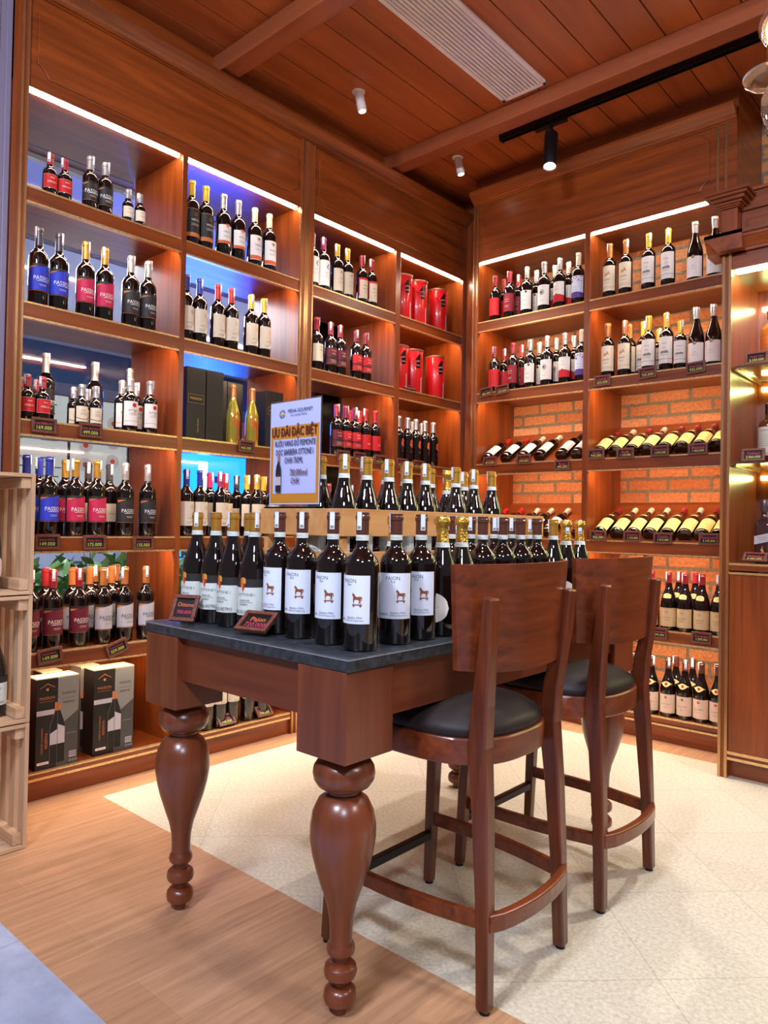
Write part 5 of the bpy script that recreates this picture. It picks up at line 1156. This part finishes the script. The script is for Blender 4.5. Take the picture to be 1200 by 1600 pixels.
# acrylic sign holder
sg = thing('sign_holder', 'acrylic stand holding a lilac and gold wine offer sheet on the table crate', 'sign', (-1.595, 1.382, 1.1605))
AC = plain('acrylic', '#f2f4ff', .03, trans=.97, ior=1.35)
ws, hs = .108, .300; zc = 1.1605 + .012
part('base', MB().box(-1.595 - ws, -1.595 + ws, 1.376, 1.412, 1.1605, 1.1650, BLACKM), sg)
part('acrylic_back', MB().box(-1.595 - ws - .003, -1.595 + ws + .003, 1.3950, 1.3975, 1.1652, zc + hs + .004, AC), sg)
LV = plain('sheet_lilac', '#b9bdea', .35); GD = plain('sheet_gold', '#c4822c', .35); NV = plain('sheet_ink', '#2a2240', .5); MR = plain('sheet_maroon', '#5c1c24', .5)
F = Flat(lambda s, z, k: (-1.595 + s, 1.3942 - .00015 * k, zc + z))
F.b.box(-1.595 - ws, -1.595 + ws, 1.3943, 1.3948, zc, zc + hs, LV)
F.quadgrid(-ws * .97, ws * .97, hs * .765, .004, GD); F.quadgrid(-ws * .86, ws * .86, hs * .635, hs * .105, LV)
for i in range(14):
    a = 2 * PI * i / 14; cxx, czz = -.055, hs * .885; r0, r1 = .006, .0145
    F.poly([(cxx + r0 * math.cos(a), czz + r0 * math.sin(a)), (cxx + r1 * .75 * math.cos(a + .2), czz + r1 * .75 * math.sin(a + .2)), (cxx + r1 * math.cos(a), czz + r1 * math.sin(a)), (cxx + r1 * .75 * math.cos(a - .2), czz + r1 * .75 * math.sin(a - .2))], ink(['#d8862c', '#c43a3a', '#3a8a5a', '#2a5a8c', '#b8a83a', '#7a3a8c', '#2f7f7f'][i % 7]))
F.disc(-.055, hs * .885, .004, ink('#d8a83a'))
def bold(t, x, z, sz, m, sx, d=.00045):
    for e_ in (-d, 0, d): F.text(t, x + e_, z, sz, m, sx)
bold('MENA GOURMET', .024, hs * .905, .0150, NV, .92, .0002); F.text('Your Lifestyle Market', .018, hs * .865, .0092, NV, .9)
bold('ƯU ĐÃI ĐẶC BIỆT', -.002, hs * .700, .0370, MR, .66, .0011)
bold('RƯỢU VANG ĐỎ PIEMONTE', .004, hs * .590, .0240, NV, .58); bold('DOC BARBERA OTTONE I', .004, hs * .505, .0240, NV, .58); bold('CHAI 750ML', .002, hs * .425, .0240, NV, .62)
bold('700.000vnd', .024, hs * .305, .0260, MR, .62); bold('CHAI', .010, hs * .225, .0245, MR, .62)
bx, bz = -.063, .036
F.poly([(bx - .0115, bz), (bx + .0115, bz), (bx + .0115, bz + .062), (bx + .0085, bz + .076), (bx + .004, bz + .086), (bx + .004, bz + .108), (bx - .004, bz + .108), (bx - .004, bz + .086), (bx - .0085, bz + .076), (bx - .0115, bz + .062)], ink('#241a20'))
F.quadgrid(bx - .0115, bx + .0115, bz + .045, bz + .020, I('silver')); F.quadgrid(bx - .0043, bx + .0043, bz + .109, bz + .090, ink('#a8745c')); F.poly([(bx - .003, bz + .050), (bx + .003, bz + .050), (bx, bz + .040)], I('red'))
part('offer_sheet', F.b, sg)

# ================================================================== PINE CRATES AT THE LEFT
def pine_crate(z0, z1, lab):
    x0, x1, y0, y1 = -2.905, -2.540, .52, 1.062
    t = thing('pine_crate', lab, 'crate', ((x0 + x1) / 2, (y0 + y1) / 2, z0), 0, None); q = .013
    for ye, s in ((y1, -1), (y0, 1)):
        for i in range(5):
            xx = x0 + .004 + (x1 - x0 - .055) * i / 4; wv = .047
            b = MB(); b.box(xx, xx + wv, ye, ye + s * q, z0 + .001, z1 - .001, PINE_Z); part('end_slat', b, t, bevel=.001)
        for zz in (z0 + .016, z1 - .052):
            b = MB(); b.box(x0 + .016, x1 - .012, ye + s * (q + .0005), ye + s * (q + .030), zz, zz + .036, PINE_X); part('batten', b, t, bevel=.001)
    for zz in (z0 + .002, z1 - .014):
        for i in range(4):
            xx = x0 + (x1 - x0) * i / 4 + .003; b = MB(); b.box(xx, xx + (x1 - x0) / 4 - .006, y0 + q + .0005, y1 - q - .0005, zz, zz + .012, PINE_Y); part('long_board', b, t, bevel=.001)
    for i in range(4):
        zz = z0 + .02 + (z1 - z0 - .04) * i / 4; b = MB(); b.box(x0 - .0005, x0 + .010, y0 + q + .001, y1 - q - .001, zz, zz + (z1 - z0 - .04) / 4 - .004, PINE_Y); part('back_board', b, t)
pine_crate(0.0, .424, 'pale pine crate on the floor, bottom of the stack at left')
pine_crate(.425, .857, 'pale pine crate holding a bottle, middle of the left stack')
pine_crate(.858, 1.272, 'pale pine crate holding a bottle, topmost of the left stack')

# ================================================================== THE SHOP BEYOND THE GLASS
LW = plain('far_ceiling', '#c6c8da', .7); BLU = plain('far_blue_wall', '#2d5378', .6); GRY = plain('far_wall_grey', '#7c7a8a', .7); DK = plain('far_dark_trim', '#3a3034', .6)
b = MB(); b.box(-7.2, XB - .12, -.5, 8.5, 2.78, 2.80, LW); b.box(-4.15, -3.85, -.5, 8.5, 2.66, 2.78, DK); b.box(-3.84, -3.80, -.5, 8.5, 2.70, 2.74, DK); struct('ceiling', b)
b = MB(); b.add([(-7.2, -.5, 0), (-3.5, -.5, 0), (-3.5, 8.5, 0), (-7.2, 8.5, 0)], [(0, 1, 2, 3)], F_GREY); struct('floor', b)
b = MB(); b.box(-7.0, -6.95, -.5, 8.5, 2.42, 2.78, BLU); b.box(-7.0, -6.95, -.5, 8.5, 0, 2.42, GRY); b.box(-6.95, -6.90, -.5, 8.5, .9, 1.38, plain('far_green_tiles', '#6f8a5a', .4)); b.box(-6.95, -6.2, 1.5, 6.5, 0, .95, plain('far_pale_counter', '#c4d2e6', .5)); struct('wall_far', b)
b = MB(); b.box(-3.80, -3.76, 2.99, 4.6, 0, 2.78, plain('partition_purple', '#5b4a5c', .6)); b.box(-3.76, -3.755, 3.08, 3.12, 0, 2.78, GRY); struct('wall_partition', b)
for i, y in enumerate((1.0, 2.2, 3.4, 4.6)):
    f = thing('linear_ceiling_lamp', 'thin white ceiling lamp in the shop beyond the glass, %s from left' % ['first', 'second', 'third', 'fourth'][i], 'light', (-5.6, y + .5, 2.75), 0, 'ceiling lamps beyond the glass')
    part('diffuser', MB().box(-6.6 + .5 * i, -6.57 + .5 * i, y, y + 1.0, 2.755, 2.775, plain('far_lamp_glow', '#ffffff', .5, emit=(1, 1, 1), es=7)), f)
MP = plain('menu_glow', '#8f8f86', .5, emit='#dcdccd', es=.62); MO = plain('menu_orange_glow', '#c8502c', .5, emit='#b8401c', es=.4); MW = plain('menu_photo_glow', '#d8cfc0', .5, emit='#c9b49a', es=.35)
for i in range(8):
    y0 = 1.35 + .62 * i; kind = (0, 1, 0, 2, 0, 0, 3, 0)[i]; mt = MO if kind in (1, 3) else MP
    m = thing('menu_board', '%s backlit menu board beyond the glass, %s from left' % ('orange' if kind in (1, 3) else 'white', ['first', 'second', 'third', 'fourth', 'fifth', 'sixth', 'seventh', 'eighth'][i]), 'menu board', (-6.93, y0 + .3, 1.45), 0, 'backlit menu boards')
    part('frame', MB().box(-6.947, -6.935, y0 - .01, y0 + .60, 1.44, 2.30, DK), m)
    F = Flat(lambda s, z, k: (-6.930 + .001 * k, s, z)); F.b.box(-6.934, -6.930, y0, y0 + .59, 1.45, 2.29, mt)
    if kind in (0,):
        for c_ in (.05, .33):
            for j in range(9): F.quadgrid(y0 + c_, y0 + c_ + random.uniform(.08, .2), 2.2 - .085 * j, 2.19 - .085 * j, I('dgrey'))
    else:
        for j in range(6): F.disc(y0 + .15 + .28 * (j % 2), 1.65 + .19 * (j // 2) + .05 * (j % 2), .07, MW); F.disc(y0 + .15 + .28 * (j % 2), 1.65 + .19 * (j // 2) + .05 * (j % 2), .026, MO if kind == 2 else I('w'))
    part('screen', F.b, m)
sc_ = thing('cyan_light_panel', 'glowing cyan and blue light panel beyond the glass of second bay', 'light panel', (-4.5, 3.15, .4))
b = MB(); b.box(-4.56, -4.50, 2.72, 3.56, .40, 1.70, DK); b.box(-4.56, -4.52, 2.9, 3.3, 0, .40, DK); part('frame', b, sc_)
F = Flat(lambda s, z, k: (-4.499 + .001 * k, s, z)); CY = plain('cyan_glow', '#2090e0', .5, emit=(.01, .24, 1.0), es=3.2); CW = plain('cyan_white_glow', '#e0ffff', .5, emit=(.25, .85, 1), es=6); MG = plain('magenta_glow', '#d02070', .5, emit=(.9, .03, .25), es=2.2)
F.quadgrid(2.74, 3.54, 1.68, .42, CY); F.quadgrid(3.02, 3.10, 1.55, .80, CW); F.quadgrid(2.83, 2.88, 1.6, .5, MG)
for i in range(6): F.quadgrid(3.16 + .05 * (i % 3), 3.19 + .05 * (i % 3) + .05, 1.45 - .12 * i, 1.40 - .12 * i, ink('#1c5a9c'))
part('screen', F.b, sc_)
nb = thing('added_blue_panel', 'added deep blue glow panel above the cyan panel beyond the glass', 'sign', (-4.50, 3.0, 1.75))  # glowing panel added to throw blue light onto the shelf soffits
part('housing', MB().box(-4.53, -4.50, 2.62, 3.35, 1.72, 2.02, DK), nb)
part('glow_panel', MB().box(-4.499, -4.495, 2.64, 3.33, 1.74, 2.00, plain('added_blue_glow', '#1030c0', .5, emit=(.01, .07, 1.0), es=90)), nb)

# leafy plants just outside the window
LEAF = plain('leaf_green', '#3f7a3a', .4); LEAF2 = plain('leaf_light', '#6fa24e', .4); POT = plain('planter_grey', '#8a8c92', .6); SOIL = plain('soil', '#2a1d14', .9)
rr = random.Random(11)
for i, (y, lab) in enumerate(((1.46, 'leftmost'), (1.86, 'middle'), (2.26, 'rightmost'))):
    t = thing('potted_plant', 'bushy green potted plant outside the window, %s of three' % lab, 'plant', (-3.66, y, 0), 0, 'potted plants behind the glass')
    part('planter', MB().lathe([(.10, 0), (.12, .01), (.14, .50), (.13, .51), (.125, .49)], POT, 28), t, False, 40)
    part('soil', MB().lathe([(.02, .478), (.122, .480), (.05, .486)], SOIL, 20), t, False, 40)
    b = MB(); st = MB()
    for s in range(46):
        a = rr.uniform(0, 2 * PI); tilt = rr.uniform(.1, .8); L_ = rr.uniform(.22, .52); d = Vector((math.cos(a) * math.sin(tilt) * .5, math.sin(a) * math.sin(tilt), math.cos(tilt)))
        p0 = Vector((rr.uniform(-.05, .05), rr.uniform(-.05, .05), .48)); p1 = p0 + d * L_
        if s % 2 == 0: st.tube([p0, p0 + d * L_ * .5, p1], [.004, .003, .002], LEAF, 5)
        for q in range(4):
            c0 = p0 + d * L_ * (.4 + .2 * q); sd = Vector((rr.uniform(-.5, .5), rr.uniform(-1, 1), rr.uniform(-.2, .8))).normalized(); ln = rr.uniform(.08, .16); wv = ln * .2
            nn = sd.cross(Vector((rr.uniform(-1, 1), .2, rr.uniform(-1, 1)))).normalized()
            m_ = LEAF if rr.random() < .6 else LEAF2
            b.add([c0, c0 + sd * ln * .35 + nn * wv, c0 + sd * ln * .7 + nn * wv * .8, c0 + sd * ln, c0 + sd * ln * .7 - nn * wv * .8, c0 + sd * ln * .35 - nn * wv, c0 + sd * ln * .5 + Vector((0, 0, .006))],
                  [(0, 1, 6), (1, 2, 6), (2, 3, 6), (3, 4, 6), (4, 5, 6), (5, 0, 6)], m_)
    part('foliage', b, t, False); part('stems', st, t, False)
